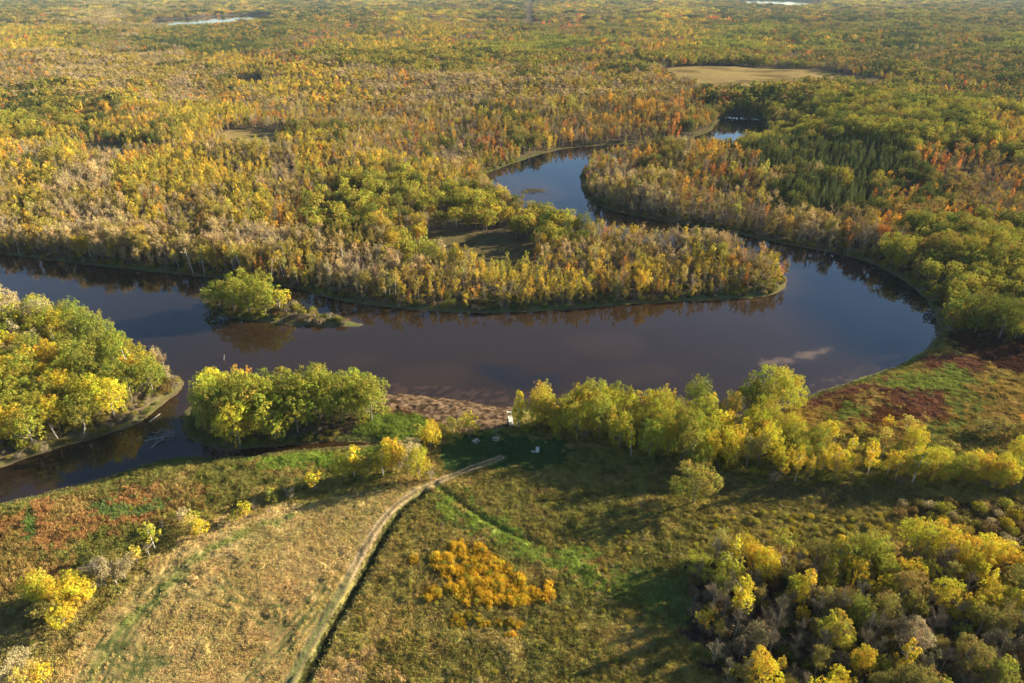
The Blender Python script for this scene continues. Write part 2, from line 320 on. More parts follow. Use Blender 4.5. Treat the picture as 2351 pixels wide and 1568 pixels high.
# ------------------------------------------------------------------ ground
def cover(X, Y, sd):
    C = np.empty(X.shape + (3,)); C[:] = FLOOR
    n1 = fbm(X / 30, Y / 30, 31); n2 = fbm(X / 5, Y / 5, 37); n3 = fbm(X / 1.4, Y / 1.4, 41, 3)
    C *= (.7 + .6 * n1)[..., None]
    for M in MEADOWS[:4]:
        C[inside(M, X, Y)] = (.21, .155, .06)
    C[inside(MEADOWS[4], X, Y)] = (.10, .08, .035)  # inner clearing; its shadow painted in as a darker ground colour
    m = inside(MEADOWS[0], X, Y); k = fbm(X / 60, Y / 25, 77, 3)
    C[m] = C[m] * (1 - .45 * sstep(.5, .7, k[m]))[:, None]
    wx = (fbm(X / 7, Y / 7, 51) - .5) * 2; wy = (fbm(X / 7, Y / 7, 52) - .5) * 2
    wx2 = (fbm(X / 1.5, Y / 1.5, 53, 2) - .5) * 2; wy2 = (fbm(X / 1.5, Y / 1.5, 54, 2) - .5) * 2
    nb = (Y < 320)
    for pl, c, w in ZONES:
        q = inside(pl, X + w * 2.2 * wx + w * 2.0 * wx2, Y + w * 2.2 * wy + w * 2.0 * wy2) & nb
        C[q] = c
    mown = inside(ZONES[2][0], X, Y) * 1.0
    # blotches of greener / rustier / darker plants in the meadow
    nz = inside(NEAR, X, Y)
    nz = nz & (C[..., 1] < C[..., 0] * 1.15) & (C[..., 0] > .16); g = (sstep(.52, .66, fbm(X / 12, Y / 9, 61)) * nz * (1 - .5 * mown))[..., None]; C = C * (1 - .45 * g) + np.array((.16, .17, .04)) * .45 * g
    g = (sstep(.56, .7, fbm(X / 8, Y / 8, 66)) * nz)[..., None]; C = C * (1 - .5 * g) + np.array((.34, .24, .085)) * .5 * g
    g = (sstep(.5, .62, n3) * nz * (1 - .6 * mown))[..., None]; C = C * (1 - .35 * g)
    C *= (.78 + .44 * n2)[..., None]
    # banks
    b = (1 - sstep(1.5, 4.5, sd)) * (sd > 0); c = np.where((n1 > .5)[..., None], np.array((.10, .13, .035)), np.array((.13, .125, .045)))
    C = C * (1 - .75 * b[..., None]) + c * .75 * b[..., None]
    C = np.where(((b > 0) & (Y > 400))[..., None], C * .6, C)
    mudm = (Y < 400) * (1 - sstep(0, 1.2, sd + 2.2 * (n2 - .45))) * 1.0; mudm *= .55; C = C * (1 - mudm[..., None]) + np.array(MUD) * mudm[..., None]
    near = Y < 240
    x, y = X[near], Y[near]; Cn = C[near]
    d = linedist(GREENTRK, x, y, 12); k = (1 - sstep(.2, 2.8, d + 5 * (fbm(x / 2.0, y / 2.0, 71) - .42)))[:, None]
    Cn = Cn * (1 - .75 * k) + np.array((.16, .20, .045)) * .75 * k
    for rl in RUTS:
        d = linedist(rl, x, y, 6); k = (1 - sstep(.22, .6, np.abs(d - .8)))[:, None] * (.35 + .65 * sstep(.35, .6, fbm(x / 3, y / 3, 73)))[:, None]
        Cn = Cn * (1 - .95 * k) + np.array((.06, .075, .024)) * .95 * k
    d = linedist(TRACK, x, y, 8)
    k = .95 * (1 - sstep(.95, 1.55, d + .9 * (fbm(x / 2, y / 2, 78) - .5)))[:, None] * sstep(60, 120, 400 - y)[:, None]
    gk_ = (1 - sstep(100, 118, y))[:, None]
    st = (sstep(.42, .6, d) * (1 - sstep(.9, 1.08, d)) * (.4 + .6 * sstep(.3, .55, fbm(x / 2.5, y / 2.5, 79, 2))))[:, None]
    Cn = Cn * (1 - k) + ((np.array((.15, .115, .055)) * (1 - gk_) + np.array((.12, .13, .045)) * gk_) * (1 - st) + np.array((.36, .27, .16)) * st * (1 - .6 * gk_)) * k
    d = linedist(DITCH, x, y, 8); k = (1 - sstep(.8, 1.9, d + .8 * (fbm(x / 2, y / 2, 88) - .5)))[:, None]; Cn = Cn * (1 - .85 * k) + np.array((.10, .105, .035)) * .85 * k; k = (1 - sstep(.3, .9, d))[:, None]; Cn = Cn * (1 - .5 * k)  # olive ditch sides; sunlit wall toned down and floor shade painted darker
    C[near] = Cn
    # mud flat speckle by the landing
    mf = inside(ZONES[12][0], X, Y); sp_ = (.45 + 1.1 * sstep(.4, .62, fbm(X / .9, Y / .9, 81, 3)))
    C[mf] = (np.array((.105, .07, .042)) * (.75 + .5 * n2[mf])[:, None]) * sp_[mf][:, None]
    return np.clip(C, .005, .9)

sv = np.concatenate([np.linspace(-6, -1.0, 30)[:-1], np.linspace(-1.0, 1.0, 1150), np.linspace(1.0, 6, 30)[1:]])
rows = [-90, -40, 0, 40, 62]; y = 66.0
while y < 60000:
    y += .42 if y < 190 and y > 84 else (.9 if y < 350 else (2.4 if y < 700 else (7 if y < 1600 else (y * .012))))
    rows.append(y)
rows = np.array(rows)
YY, SS = np.meshgrid(rows, sv, indexing='ij'); XX = SS * (YY + 100)
SD = water_sd(XX, YY)
ZZ = height(XX, YY, SD)
gr = grid_mesh('ground', XX, YY, ZZ, 'cover', cover(XX, YY, SD), M_GROUND); tag(gr, kind='structure')

# ------------------------------------------------------------------ water
DEEP, BROWN, SAND = np.array((.002, .004, .007)), np.array((.024, .0138, .0058)), np.array((.13, .088, .054))
BARS = [(poly(p), c) for p, c in [
    ([(900, 850), (960, 838), (1060, 838), (1075, 850), (1074, 880), (1000, 893), (920, 885)], .35),
    ([(1130, 858), (1180, 868), (1280, 862), (1290, 880), (1180, 890)], -.45),
    ([(1090, 845), (1130, 842), (1200, 846), (1180, 856), (1110, 855)], -.5),
    ([(1300, 775), (1400, 765), (1470, 775), (1476, 800), (1440, 822), (1340, 815)], .25),
    ([(1400, 850), (1500, 835), (1552, 850), (1550, 868), (1440, 880)], .25),
    ([(780, 815), (880, 820), (860, 835), (790, 838)], .15)]]
SANDBAR = smoothline(poly([(1745, 832), (1765, 826), (1800, 822), (1830, 818), (1870, 806), (1930, 795), (1900, 806), (1865, 816), (1845, 828), (1825, 824), (1815, 836), (1795, 832), (1780, 838)]), 1, True)
DEEPZ = smoothline(poly([(1830, 545), (1560, 480), (1300, 420), (1060, 380), (1200, 300), (1450, 250), (1750, 215), (1900, 300), (1900, 560), (2200, 640), (2200, 860), (2080, 850), (2010, 830), (1930, 800), (1860, 740), (1800, 690), (1860, 640), (1790, 600)]), 1, True)
def murk(X, Y):
    wob = 6 * (fbm(X / 14, Y / 14, 91) - .5); wob2 = 6 * (fbm(X / 14, Y / 14, 92) - .5)
    d = linedist(DEEPZ, X + wob * 2, Y + wob2 * 2, 30, True); s = np.where(inside(DEEPZ, X + wob * 2, Y + wob2 * 2), -d, d)
    k = sstep(-14, 14, s)
    k = k * (.8 + .2 * fbm(X / 40, Y / 12, 93))
    # left reach upstream of the island is tinted a little darker and bluer
    k = k * (.55 + .45 * sstep(-150, -80, X))
    C = DEEP * (1 - k[..., None]) + BROWN * k[..., None]
    for pl, a in BARS:
        dd = linedist(pl, X + wob * .5, Y + wob2 * .5, 6, True); q = np.where(inside(pl, X + wob * .5, Y + wob2 * .5), dd, -dd)
        f = sstep(-3.5, 1.2, q + 3 * (fbm(X / 5, Y / 3, 96) - .5))[..., None]
        C = C * (1 - .5 * f) + (BROWN * 1.5 if a > 0 else DEEP * 2) * .5 * f
    dd = linedist(SANDBAR, X, Y, 10, True); q = np.where(inside(SANDBAR, X, Y), dd, -dd)
    f = (sstep(-1.4, 1.0, q + 5 * (fbm(X / 4, Y / 1.6, 95) - .5)))[..., None]; C = C * (1 - .8 * f) + SAND * .8 * f
    sd = water_sd(X, Y, 20); f = (1 - sstep(1, 7, -sd))[..., None] * .5 * k[..., None]; C = C * (1 - f) + BROWN * 1.3 * f
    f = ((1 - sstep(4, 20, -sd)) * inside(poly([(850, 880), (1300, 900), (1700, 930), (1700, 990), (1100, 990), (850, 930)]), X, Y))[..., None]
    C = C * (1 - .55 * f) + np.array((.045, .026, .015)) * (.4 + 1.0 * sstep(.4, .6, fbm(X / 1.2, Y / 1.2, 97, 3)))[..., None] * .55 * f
    f = ((sstep(.60, .7, fbm(X / 2.5, Y / .9, 99, 3))) * (1 - sstep(2, 9, -sd)) * (X > 90) * (Y < 290))[..., None]; C = C * (1 - .3 * f) + SAND * .3 * f
    return C
xs, ys = np.arange(-440, 480, 1.6), np.arange(130, 800, 1.6)
YW, XW = np.meshgrid(ys, xs, indexing='ij')
rv = grid_mesh('river', XW, YW, np.zeros_like(XW), 'murk', murk(XW, YW), M_WATER); tag(rv, kind='structure')
def lake(name, pl, z=0.0):
    m = 30; X0, X1, Y0, Y1 = pl[:, 0].min() - m, pl[:, 0].max() + m, pl[:, 1].min() - m, pl[:, 1].max() + m
    a, b = np.meshgrid(np.linspace(Y0, Y1, 6), np.linspace(X0, X1, 6), indexing='ij')
    C = np.empty(a.shape + (3,)); C[:] = (.02, .03, .04)
    tag(grid_mesh(name, b, a, np.full_like(a, z), 'murk', C, M_WATER), kind='structure')
lake('pond', POND); lake('lake', LAKE1); lake('lake', LAKE2)

# ------------------------------------------------------------------ plant geometry
class Geo:
    def __init__(s): s.v = []; s.f = []; s.m = []; s.a = []; s.h = []; s.n = 0
    def add(s, v, f, m=0, a=.5, h=.5):
        """v (n,3), f list/array of index rows, a and h per-face arrays"""
        f = [tuple(int(i) + s.n for i in r) for r in f]
        s.v.append(np.asarray(v, float)); s.n += len(v); s.f += f; k = len(f); s.m += [m] * k
        s.a.append(np.broadcast_to(a, (k,))); s.h.append(np.broadcast_to(h, (k,)))
    def mesh(s, name, mats, smooth=False):
        me = bpy.data.meshes.new(name); me.from_pydata(np.concatenate(s.v).tolist(), [], s.f)
        for m in mats: me.materials.append(m)
        me.polygons.foreach_set('material_index', s.m)
        for nm, q in (('vary', s.a), ('hue', s.h)):
            at = me.attributes.new(nm, 'FLOAT', 'FACE'); at.data.foreach_set('value', np.concatenate(q).astype(np.float32))
        if smooth: me.polygons.foreach_set('use_smooth', [True] * len(s.f))
        me.update(); return me
def merge(*gs):
    r = Geo()
    for g, off in gs:
        for v in g.v: r.v.append(v)
        r.f += [tuple(i + r.n for i in q) for q in g.f]; r.n += g.n
        r.m += [m + off for m in g.m]; r.a += g.a; r.h += g.h
    return r
def tube(g, pts, rad, sides=6, m=0):
    pts = np.asarray(pts, float); rings = []
    for i, p in enumerate(pts):
        t = pts[min(i + 1, len(pts) - 1)] - pts[max(i - 1, 0)]; t /= np.linalg.norm(t) + 1e-9
        u = np.cross(t, (0, 1, 0) if abs(t[1]) < .9 else (1, 0, 0)); u /= np.linalg.norm(u); w = np.cross(t, u)
        an = np.arange(sides) * 2 * math.pi / sides
        rings.append(p + rad[i] * (np.cos(an)[:, None] * u + np.sin(an)[:, None] * w))
    f = []
    for i in range(len(pts) - 1):
        for k in range(sides):
            a, b = i * sides + k, i * sides + (k + 1) % sides; f.append((a, b, b + sides, a + sides))
    f.append(tuple(range((len(pts) - 1) * sides, len(pts) * sides)))
    g.add(np.concatenate(rings), f, m)
def unit(v): return v / (np.linalg.norm(v, axis=-1, keepdims=True) + 1e-9)
def leaves(g, pos, nrm, size, rg, a, h, m=0, asp=1.0):
    n = len(pos); nrm = unit(nrm + rg.normal(0, .45, (n, 3)))
    u = unit(np.cross(nrm, rg.normal(0, 1, (n, 3)))); w = np.cross(nrm, u)
    sz = (size * rg.uniform(.6, 1.35, n))[:, None] * .5
    u = u * sz * asp; w = w * sz / asp
    v = np.stack([pos - u * 1.1, pos - w * .7 - u * .1, pos + u * 1.1, pos + w * .7 + u * .1], 1).reshape(-1, 3)
    f = np.arange(n * 4).reshape(n, 4)
    g.add(v, f, m, a, h)

def broad(seed, H=12.0, Rc=4.6, nl=4200, ls=.33, lobes=30, base=.22, sides=7, flat=1.0, spiky=1.2):
    rg = np.random.default_rng(seed); T, Cn = Geo(), Geo()
    zc = H * (base + (1 - base) * .5); hz = H * (1 - base) * .5
    cs, rs = [], []
    for i in range(lobes):
        t = (i + .5) / lobes; zz = 1 - 1.75 * t if i % 5 else rg.uniform(-.7, .9)
        an = i * 2.39996 + rg.uniform(-.4, .4); rr = math.sqrt(max(0, 1 - zz * zz)); q = rg.uniform(.58, .86) if i % 4 else rg.uniform(.2, .6)
        wl = 1.0 if zz > -.2 else .85
        cs.append((rr * q * Rc * wl * math.cos(an), rr * q * Rc * wl * math.sin(an), zc + zz * q * hz * 1.05 * flat)); rs.append(Rc * rg.uniform(.22, .40))
    cs = np.array(cs); rs = np.array(rs)
    cs[:, 0] *= rg.uniform(.85, 1.15); cs[:, 1] *= rg.uniform(.85, 1.15)
    per = (rs ** 2 / (rs ** 2).sum() * nl).astype(int)
    for c, r, k in zip(cs, rs, per):
        out = unit(c - np.array((0, 0, zc - .3 * hz))); ms = max(5, int(13 * (r / (Rc * .3)) ** 2))
        sd_ = unit(rg.normal(0, 1, (ms, 3)) + out * .6 + np.array((0, 0, .35))); sc_ = c + sd_ * np.array((1, 1, spiky)) * (r * rg.uniform(.6, 1.12, ms))[:, None]
        sr = r * rg.uniform(.22, .40, ms); j = rg.integers(0, ms, k); e = unit(rg.normal(0, 1, (k, 3)) + sd_[j] * .5 + np.array((0, 0, .35)))
        p = sc_[j] + e * np.array((1, 1, 1.15)) * (sr[j] * rg.uniform(.5, 1.1, k))[:, None]; d = unit(e + sd_[j] * .6)
        ca = rg.uniform(.3, .7, ms); ch = np.clip(rg.uniform(.2, .8) + rg.normal(0, .15, ms), 0, 1)
        leaves(Cn, p, d, ls, rg, np.clip(ca[j] + rg.normal(0, .18, k), 0, 1), np.clip(ch[j] + rg.normal(0, .12, k), 0, 1))
    top = zc + .3 * hz; lean = rg.uniform(-.05, .05, 2) * H
    tube(T, [(0, 0, -.5), (lean[0] * .3, lean[1] * .3, H * .25), (lean[0], lean[1], top)], [H * .024, H * .018, H * .008], sides)
    for j in rg.choice(lobes, min(9, lobes), replace=False):
        s0 = rg.uniform(.3, .75); st = np.array((lean[0] * s0, lean[1] * s0, top * s0)); md = (st + cs[j]) / 2 + np.array((0, 0, -.05 * H))
        tube(T, [st, md, cs[j]], [H * .010, H * .007, H * .003], 4)
    return T, Cn

def narrow(seed, H=12.5, Rc=2.1, nl=1500, ls=.36, base=.34, pale=True, dens=1.0):
    rg = np.random.default_rng(seed); T, Cn = Geo(), Geo()
    lean = rg.normal(0, .045, 2) * H; n = 16
    for i in range(n):
        t = (i + rg.uniform(0, 1)) / n; z = H * (base + (1 - base) * t); prof = math.sin(math.pi * (.2 + .72 * t)) ** .8 * rg.uniform(.6, 1.35)
        an = i * 2.4 + rg.uniform(-.5, .5); q = rg.uniform(.2, .95) * Rc * prof; c = np.array((q * math.cos(an) + lean[0] * t, q * math.sin(an) + lean[1] * t, z))
        r = Rc * min(prof, 1) * rg.uniform(.30, .62); k = int(nl / n * dens * rg.uniform(.6, 1.3))
        d = unit(rg.normal(0, 1, (k, 3)) + np.array((0, 0, .3)))
        p = c + d * np.array((1, 1, 1.45)) * (r * rg.uniform(.55, 1.1, k))[:, None]
        leaves(Cn, p, d, ls, rg, np.clip(rg.uniform(.3, .7) + rg.normal(0, .2, k), 0, 1), np.clip(rg.uniform(.3, .7) + rg.normal(0, .15, k), 0, 1))
    tube(T, [(0, 0, -.5), (lean[0] * .3, lean[1] * .3, H * .4), (lean[0], lean[1], H * .93)], [H * .014, H * .011, H * .003], 6)
    for i in range(7):
        t = rg.uniform(.35, .85); an = rg.uniform(0, 6.28); st = np.array((lean[0] * t, lean[1] * t, H * t)); L = Rc * .8
        tube(T, [st, st + (L * math.cos(an), L * math.sin(an), L * .9)], [H * .005, H * .002], 4)
    return T, Cn

def bare(seed, H=11.0, Rc=3.0, limbs=9, tw=1.0, wid=.05, lv=0, ls=.3):
    rg = np.random.default_rng(seed); T, Cn = Geo(), Geo()
    lean = rg.normal(0, .04, 2) * H; ends = []
    tube(T, [(0, 0, -.5), (lean[0] * .4, lean[1] * .4, H * .4), (lean[0], lean[1], H * .85)], [H * .016, H * .011, H * .004], 6)
    for i in range(limbs):
        t = rg.uniform(.14, .8); an = i * 2.4 + rg.uniform(-.4, .4); st = np.array((lean[0] * t, lean[1] * t, H * .85 * t))
        L = Rc * rg.uniform(.6, 1.0) * (1.1 - .4 * t); e = st + np.array((L * math.cos(an), L * math.sin(an), L * rg.uniform(.9, 1.8)))
        e[2] = min(e[2], H * .97); tube(T, [st, (st + e) / 2 + (0, 0, -.1), e], [H * .006, H * .004, H * .002], 4)
        for q in np.linspace(.35, 1, 5): ends.append(st + (e - st) * q)
    ends += [np.array((lean[0] * q, lean[1] * q, H * .85 * q)) for q in (.7, .8, .9, 1)]
    ends = np.array(ends); n = int(len(ends) * 26 * tw)
    s = ends[rg.integers(0, len(ends), n)]; d = unit(rg.normal(0, .75, (n, 3)) + unit(s * (1, 1, 0)) * .45 + np.array((0, 0, 1.3)))
    s = s + rg.normal(0, .25, (n, 3)); L = rg.uniform(.5, 1.5, n)[:, None] * Rc / 3; e = s + d * L
    u = unit(np.cross(d, rg.normal(0, 1, (n, 3)))) * wid * .5
    v = np.stack([s - u, s + u, e + u * .4, e - u * .4], 1).reshape(-1, 3)
    Cn.add(v, np.arange(n * 4).reshape(n, 4), 0, rg.uniform(.1, .9, n), .5)
    if lv:
        k = lv; i = rg.integers(0, n, k); p = e[i] + rg.normal(0, .15, (k, 3)); leaves(Cn, p, rg.normal(0, 1, (k, 3)) + (0, 0, .5), ls, rg, rg.uniform(.2, .9, k), rg.uniform(.2, .8, k), 1)
    return T, Cn

def pine(seed, H=12.0, Rc=2.0, nl=900, ls=.42):
    rg = np.random.default_rng(seed); T, Cn = Geo(), Geo()
    tube(T, [(0, 0, -.5), (0, 0, H * .9)], [H * .013, H * .003], 6)
    t = rg.uniform(0, 1, nl) ** .75; t = 1 - t; lay = np.floor(t * 13) / 13 + rg.uniform(0, .03, nl)
    r = Rc * (1 - lay) ** .85 * (.35 + .65 * rg.uniform(0, 1, nl) ** .5) * (1 + .2 * np.sin(rg.integers(0, 6, nl) * 1.3)); an = rg.uniform(0, 6.283, nl)
    an = np.round(an * 5 / 6.283 + lay * 7) * 6.283 / 5 + rg.normal(0, .28, nl) - lay * 9
    z = H * (.16 + .84 * lay) - r * .22; p = np.stack([r * np.cos(an), r * np.sin(an), z], 1)
    leaves(Cn, p, np.stack([np.cos(an) * .6, np.sin(an) * .6, np.full(nl, .9)], 1), ls, rg, rg.uniform(.2, .8, nl), rg.uniform(.3, .7, nl), 0, 1.3)
    return T, Cn

def bush(seed, H=2.4, Rc=1.7, nl=650, ls=.24, lobes=11):
    rg = np.random.default_rng(seed); T, Cn = Geo(), Geo()
    for i in range(lobes):
        an = i * 2.4; q = math.sqrt((i + .3) / lobes) * Rc * .75; c = np.array((q * math.cos(an), q * math.sin(an), H * (.62 - .3 * (q / Rc) ** 2) * rg.uniform(.75, 1.15))); r = H * rg.uniform(.22, .36); k = nl // lobes
        d = unit(rg.normal(0, 1, (k, 3)) + (0, 0, .5)); p = c + d * np.array((1, 1, 1.25)) * (r * rg.uniform(.6, 1.1, k))[:, None]; p[:, 2] = np.maximum(p[:, 2], .05)
        leaves(Cn, p, d, ls, rg, np.clip(rg.uniform(.3, .7) + rg.normal(0, .2, k), 0, 1), rg.uniform(.2, .8, k))
        tube(T, [(0, 0, -.2), c * .5, c], [.05, .035, .015], 4)
    return T, Cn

def tuft(seed, n=46, spread=.65, H=.42, wid=.07):
    rg = np.random.default_rng(seed); g = Geo()
    b = np.concatenate([rg.normal(0, spread * .5, (n, 2)), np.full((n, 1), -.05)], 1); d = rg.normal(0, .35, (n, 3)); d[:, 2] = 1
    d = d * (H * rg.uniform(.5, 1.2, n))[:, None]; u = rg.normal(0, 1, (n, 3)); u[:, 2] = 0; u = unit(u) * wid
    m = b + d * .6; t = b + d + rg.normal(0, .08, (n, 3))
    v = np.stack([b - u, b + u, m + u * .8, t, m - u * .8], 1).reshape(-1, 3)
    g.add(v, np.arange(n * 5).reshape(n, 5), 0, rg.uniform(.1, .9, n), rg.uniform(.1, .9, n)); return g

# ------------------------------------------------------------------ instanced cover (things nobody could count)
def source_collection(name, items):
    c = bpy.data.collections.new(name)
    for i, (nm, me) in enumerate(items):
        o = bpy.data.objects.new('%s_%02d_source' % (name, i), me); c.objects.link(o)
    return c
def scatter(name, c, pos, idx, scl, rot, tint, label, cat=None):
    me = bpy.data.meshes.new(name); n = len(pos); me.vertices.add(n); me.vertices.foreach_set('co', np.asarray(pos, np.float32).reshape(-1))
    a = me.attributes.new('pick', 'INT', 'POINT'); a.data.foreach_set('value', np.asarray(idx, np.int32))
    a = me.attributes.new('scl', 'FLOAT_VECTOR', 'POINT'); a.data.foreach_set('vector', np.asarray(scl, np.float32).reshape(-1))
    a = me.attributes.new('rot', 'FLOAT_VECTOR', 'POINT'); a.data.foreach_set('vector', np.asarray(rot, np.float32).reshape(-1))
    a = me.attributes.new('tint', 'FLOAT_COLOR', 'POINT'); a.data.foreach_set('color', np.concatenate([tint, np.ones((n, 1))], 1).astype(np.float32).reshape(-1))
    o = bpy.data.objects.new(name, me); col.objects.link(o)
    ng = bpy.data.node_groups.new(name, 'GeometryNodeTree')
    ng.interface.new_socket('Geometry', in_out='INPUT', socket_type='NodeSocketGeometry'); ng.interface.new_socket('Geometry', in_out='OUTPUT', socket_type='NodeSocketGeometry')
    gi, go = ng.nodes.new('NodeGroupInput'), ng.nodes.new('NodeGroupOutput')
    ip = ng.nodes.new('GeometryNodeInstanceOnPoints'); ci = ng.nodes.new('GeometryNodeCollectionInfo'); ci.inputs['Collection'].default_value = c
    ci.inputs['Separate Children'].default_value = True; ci.inputs['Reset Children'].default_value = True
    ip.inputs['Pick Instance'].default_value = True
    def na(nm, t): q = ng.nodes.new('GeometryNodeInputNamedAttribute'); q.data_type = t; q.inputs[0].default_value = nm; return q.outputs[0]
    L = ng.links.new
    L(gi.outputs[0], ip.inputs['Points']); L(ci.outputs[0], ip.inputs['Instance']); L(na('pick', 'INT'), ip.inputs['Instance Index'])
    er = ng.nodes.new('FunctionNodeEulerToRotation'); L(na('rot', 'FLOAT_VECTOR'), er.inputs[0]); L(er.outputs[0], ip.inputs['Rotation']); L(na('scl', 'FLOAT_VECTOR'), ip.inputs['Scale'])
    L(ip.outputs[0], go.inputs[0])
    md = o.modifiers.new('scatter', 'NODES'); md.node_group = ng
    tag(o, label, cat, None, 'stuff'); return o

# ------------------------------------------------------------------ tree kinds and colours
GRN, YGR, YEL, GOLD, ORG, RED, OLIV, DGR, TANC, TWG, RST, PIN = [np.array(c) for c in ((.165, .19, .034), (.35, .34, .045), (.62, .49, .045), (.62, .40, .04), (.60, .27, .045), (.54, .17, .05),
    (.29, .245, .06), (.10, .13, .036), (.43, .355, .18), (.31, .262, .165), (.30, .20, .07), (.11, .15, .048))]
NAMES = {'B': 'broad', 'N': 'narrow', 'H': 'thin', 'X': 'bare', 'W': 'birch', 'P': 'pine'}
PAL = {  # weight, kind, colour, size
 'g': [(4, 'B', GRN, 1), (5, 'B', YGR * .9, 1), (2.0, 'B', OLIV, 1), (.5, 'N', YEL, .9), (.25, 'B', ORG, .8)],
 'y': [(1.8, 'N', YGR, .85), (2.2, 'N', YEL, .8), (2.4, 'H', YGR * .9, .9), (3, 'H', YEL * .85, .85), (2.0, 'B', OLIV, .65), (.4, 'N', ORG, .75), (.6, 'H', GOLD * .8, .8), (2.0, 'X', TWG, .9), (.7, 'B', GRN, .6)],
 'o': [(1.2, 'N', GOLD, .8), (1.6, 'H', GOLD * .9, .85), (.7, 'N', ORG, .75), (.45, 'B', RED, .5), (2.6, 'H', OLIV, .9), (2.8, 'X', TWG, .9), (1.2, 'B', GRN, .6), (.8, 'B', RST, .6), (1.4, 'H', YGR, .85), (.4, 'H', ORG * .8, .8)],
 'b': [(4.2, 'X', TWG * 1.05, .95), (2.8, 'H', TANC, .95), (3.0, 'H', OLIV, .95), (1.4, 'H', YEL * .75, .9), (.6, 'N', YEL * .85, .75), (1.2, 'W', YGR, .95), (.8, 'B', OLIV, .6), (.25, 'N', ORG, .65)],
 'd': [(5, 'B', OLIV, .85), (2.2, 'B', GRN, .85), (1.5, 'B', DGR, .9), (1.4, 'H', GOLD * .8, .85), (.6, 'N', ORG * .9, .7), (1, 'P', PIN, .9), (.8, 'H', TANC, .8), (.6, 'B', RST, .8), (.9, 'N', YGR, .8)],
 'p': [(5.5, 'P', PIN, .85), (2, 'B', GRN, .75), (1.6, 'B', OLIV, .75), (.5, 'H', TANC, .8)],
 'v': [(5, 'B', YGR, .95), (3, 'B', GRN, .9), (2, 'B', YEL * .75 + .0, .8), (1.6, 'H', OLIV, .9), (1.2, 'X', TWG, .9)],
 'r': [(3, 'B', RST, .8), (2, 'B', OLIV, .8), (2, 'X', TWG, .9), (1.5, 'N', ORG, .8), (1, 'B', GRN, .8)],
}
ROWS = [0, 15, 30, 60, 90, 125, 165, 210, 260, 310, 360, 410, 470, 530, 590, 650, 760]
MAP = [
 'dddbdydydddyydydddydyyddddyydydd',
 'ddydbddydddydddddyydyydddydydddd',
 'ddbbddydddddyyydddydyyddddddgddd',
 'yyddbdddddrdyyyddrddyydgddddpddd',
 'yydrdpdpdryyyyyggggoyyggdgddpddg',
 'obbbbbdyrogggggdggoogggogoddoddd',
 'obbbbbbdyybbobbbdbodbobdddddgodd',
 'dgddyboobyybbbbbbbbbbodggggggodd',
 'gdgdoyyyoobbobddobooorddggggggyd',
 'yydydyyooddbooodyooodbdggggggggy',
 'yyoboyybbyyyydbboobbbooppdggdddg',
 'bybbyyyybovvvybbbbbbboobpppddroo',
 'bbbbyobyovvvvvvvvvbbbboobboorooo',
 'bbbboobbyyvvvvvvvvbbbbbboboogvgg',
 'bbbbobbbyybbyvbybbbbbbyobbbggggg',
 'bbbbbbyybbyybbyyyyyybyooyygggggg',
]
for r_ in MAP: assert len(r_) == 32, r_
MAPA = np.array([[ord(c) for c in r_] for r_ in MAP])
def zone_char(X, Y):
    sx, sy, _ = P(X, Y, 4.0)
    a = (fbm(X / 55, Y / 55, 101, 3) - .5); b = (fbm(X / 55, Y / 55, 102, 3) - .5)
    sx = sx + a * 260; sy = sy * (1 + b * .35)
    r = np.clip(np.searchsorted(ROWS, sy) - 1, 0, 15); c = np.clip((sx / 73.47).astype(int), 0, 31)
    return MAPA[r, c]

# ------------------------------------------------------------------ collect every tree: x, y, kind, colour, size, region
TREES = []
def put(X, Y, k, tint, s, w=1.0, region='forest'): TREES.append((X, Y, k, np.clip(np.array(tint), .01, .8), s, w, region))
def S(sx, sy, k, tint, H, w=None, region='field'):
    """a single tree: base point in the photo, height and crown width in metres"""
    x, y = G(sx, sy); h0 = {'B': 12, 'N': 12.5, 'H': 12, 'X': 12, 'W': 12.5, 'P': 12}[k]; w0 = {'B': 10, 'N': 4.8, 'H': 5.6, 'X': 5.2, 'W': 4.8, 'P': 4.2}[k]
    s = H / h0; put(x, y, k, tint, s, (w / (w0 * s)) if w else 1.0, region)
def jit(c, a=.16): return c * (1 + rng.uniform(-a, a)) * (1 + rng.uniform(-.06, .06, 3))
def fill(pl, spacing, pal, region, smin=.8, smax=1.1, keep=1.0, colour=None, avoid=(), wd=1.0):
    x0, y0 = pl.min(0); x1, y1 = pl.max(0)
    gx, gy = np.meshgrid(np.arange(x0, x1, spacing), np.arange(y0, y1, spacing)); gx = gx + (np.arange(gx.shape[0]) % 2)[:, None] * spacing * .5
    gx = gx.ravel() + rng.uniform(-.32, .32, gx.size) * spacing; gy = gy.ravel() + rng.uniform(-.32, .32, gy.size) * spacing
    m = inside(pl, gx, gy); gx, gy = gx[m], gy[m]; sd = water_sd(gx, gy); m = sd > .8; gx, gy = gx[m], gy[m]
    sx, sy, _ = P(gx, gy); w = np.array([q[0] for q in pal], float); w /= w.sum()
    for x, y, a, b in zip(gx, gy, sx, sy):
        if a < -160 or a > 2500 or b > 1720 or rng.random() > keep: continue
        if any(math.hypot(x - q[0], y - q[1]) < q[2] for q in avoid): continue
        p = pal[rng.choice(len(pal), p=w)]; t = p[2]
        if colour is not None: t = colour(a, b, p)
        put(x, y, p[1], jit(t), p[3] * rng.uniform(smin, smax), wd * rng.uniform(.9, 1.12), region)

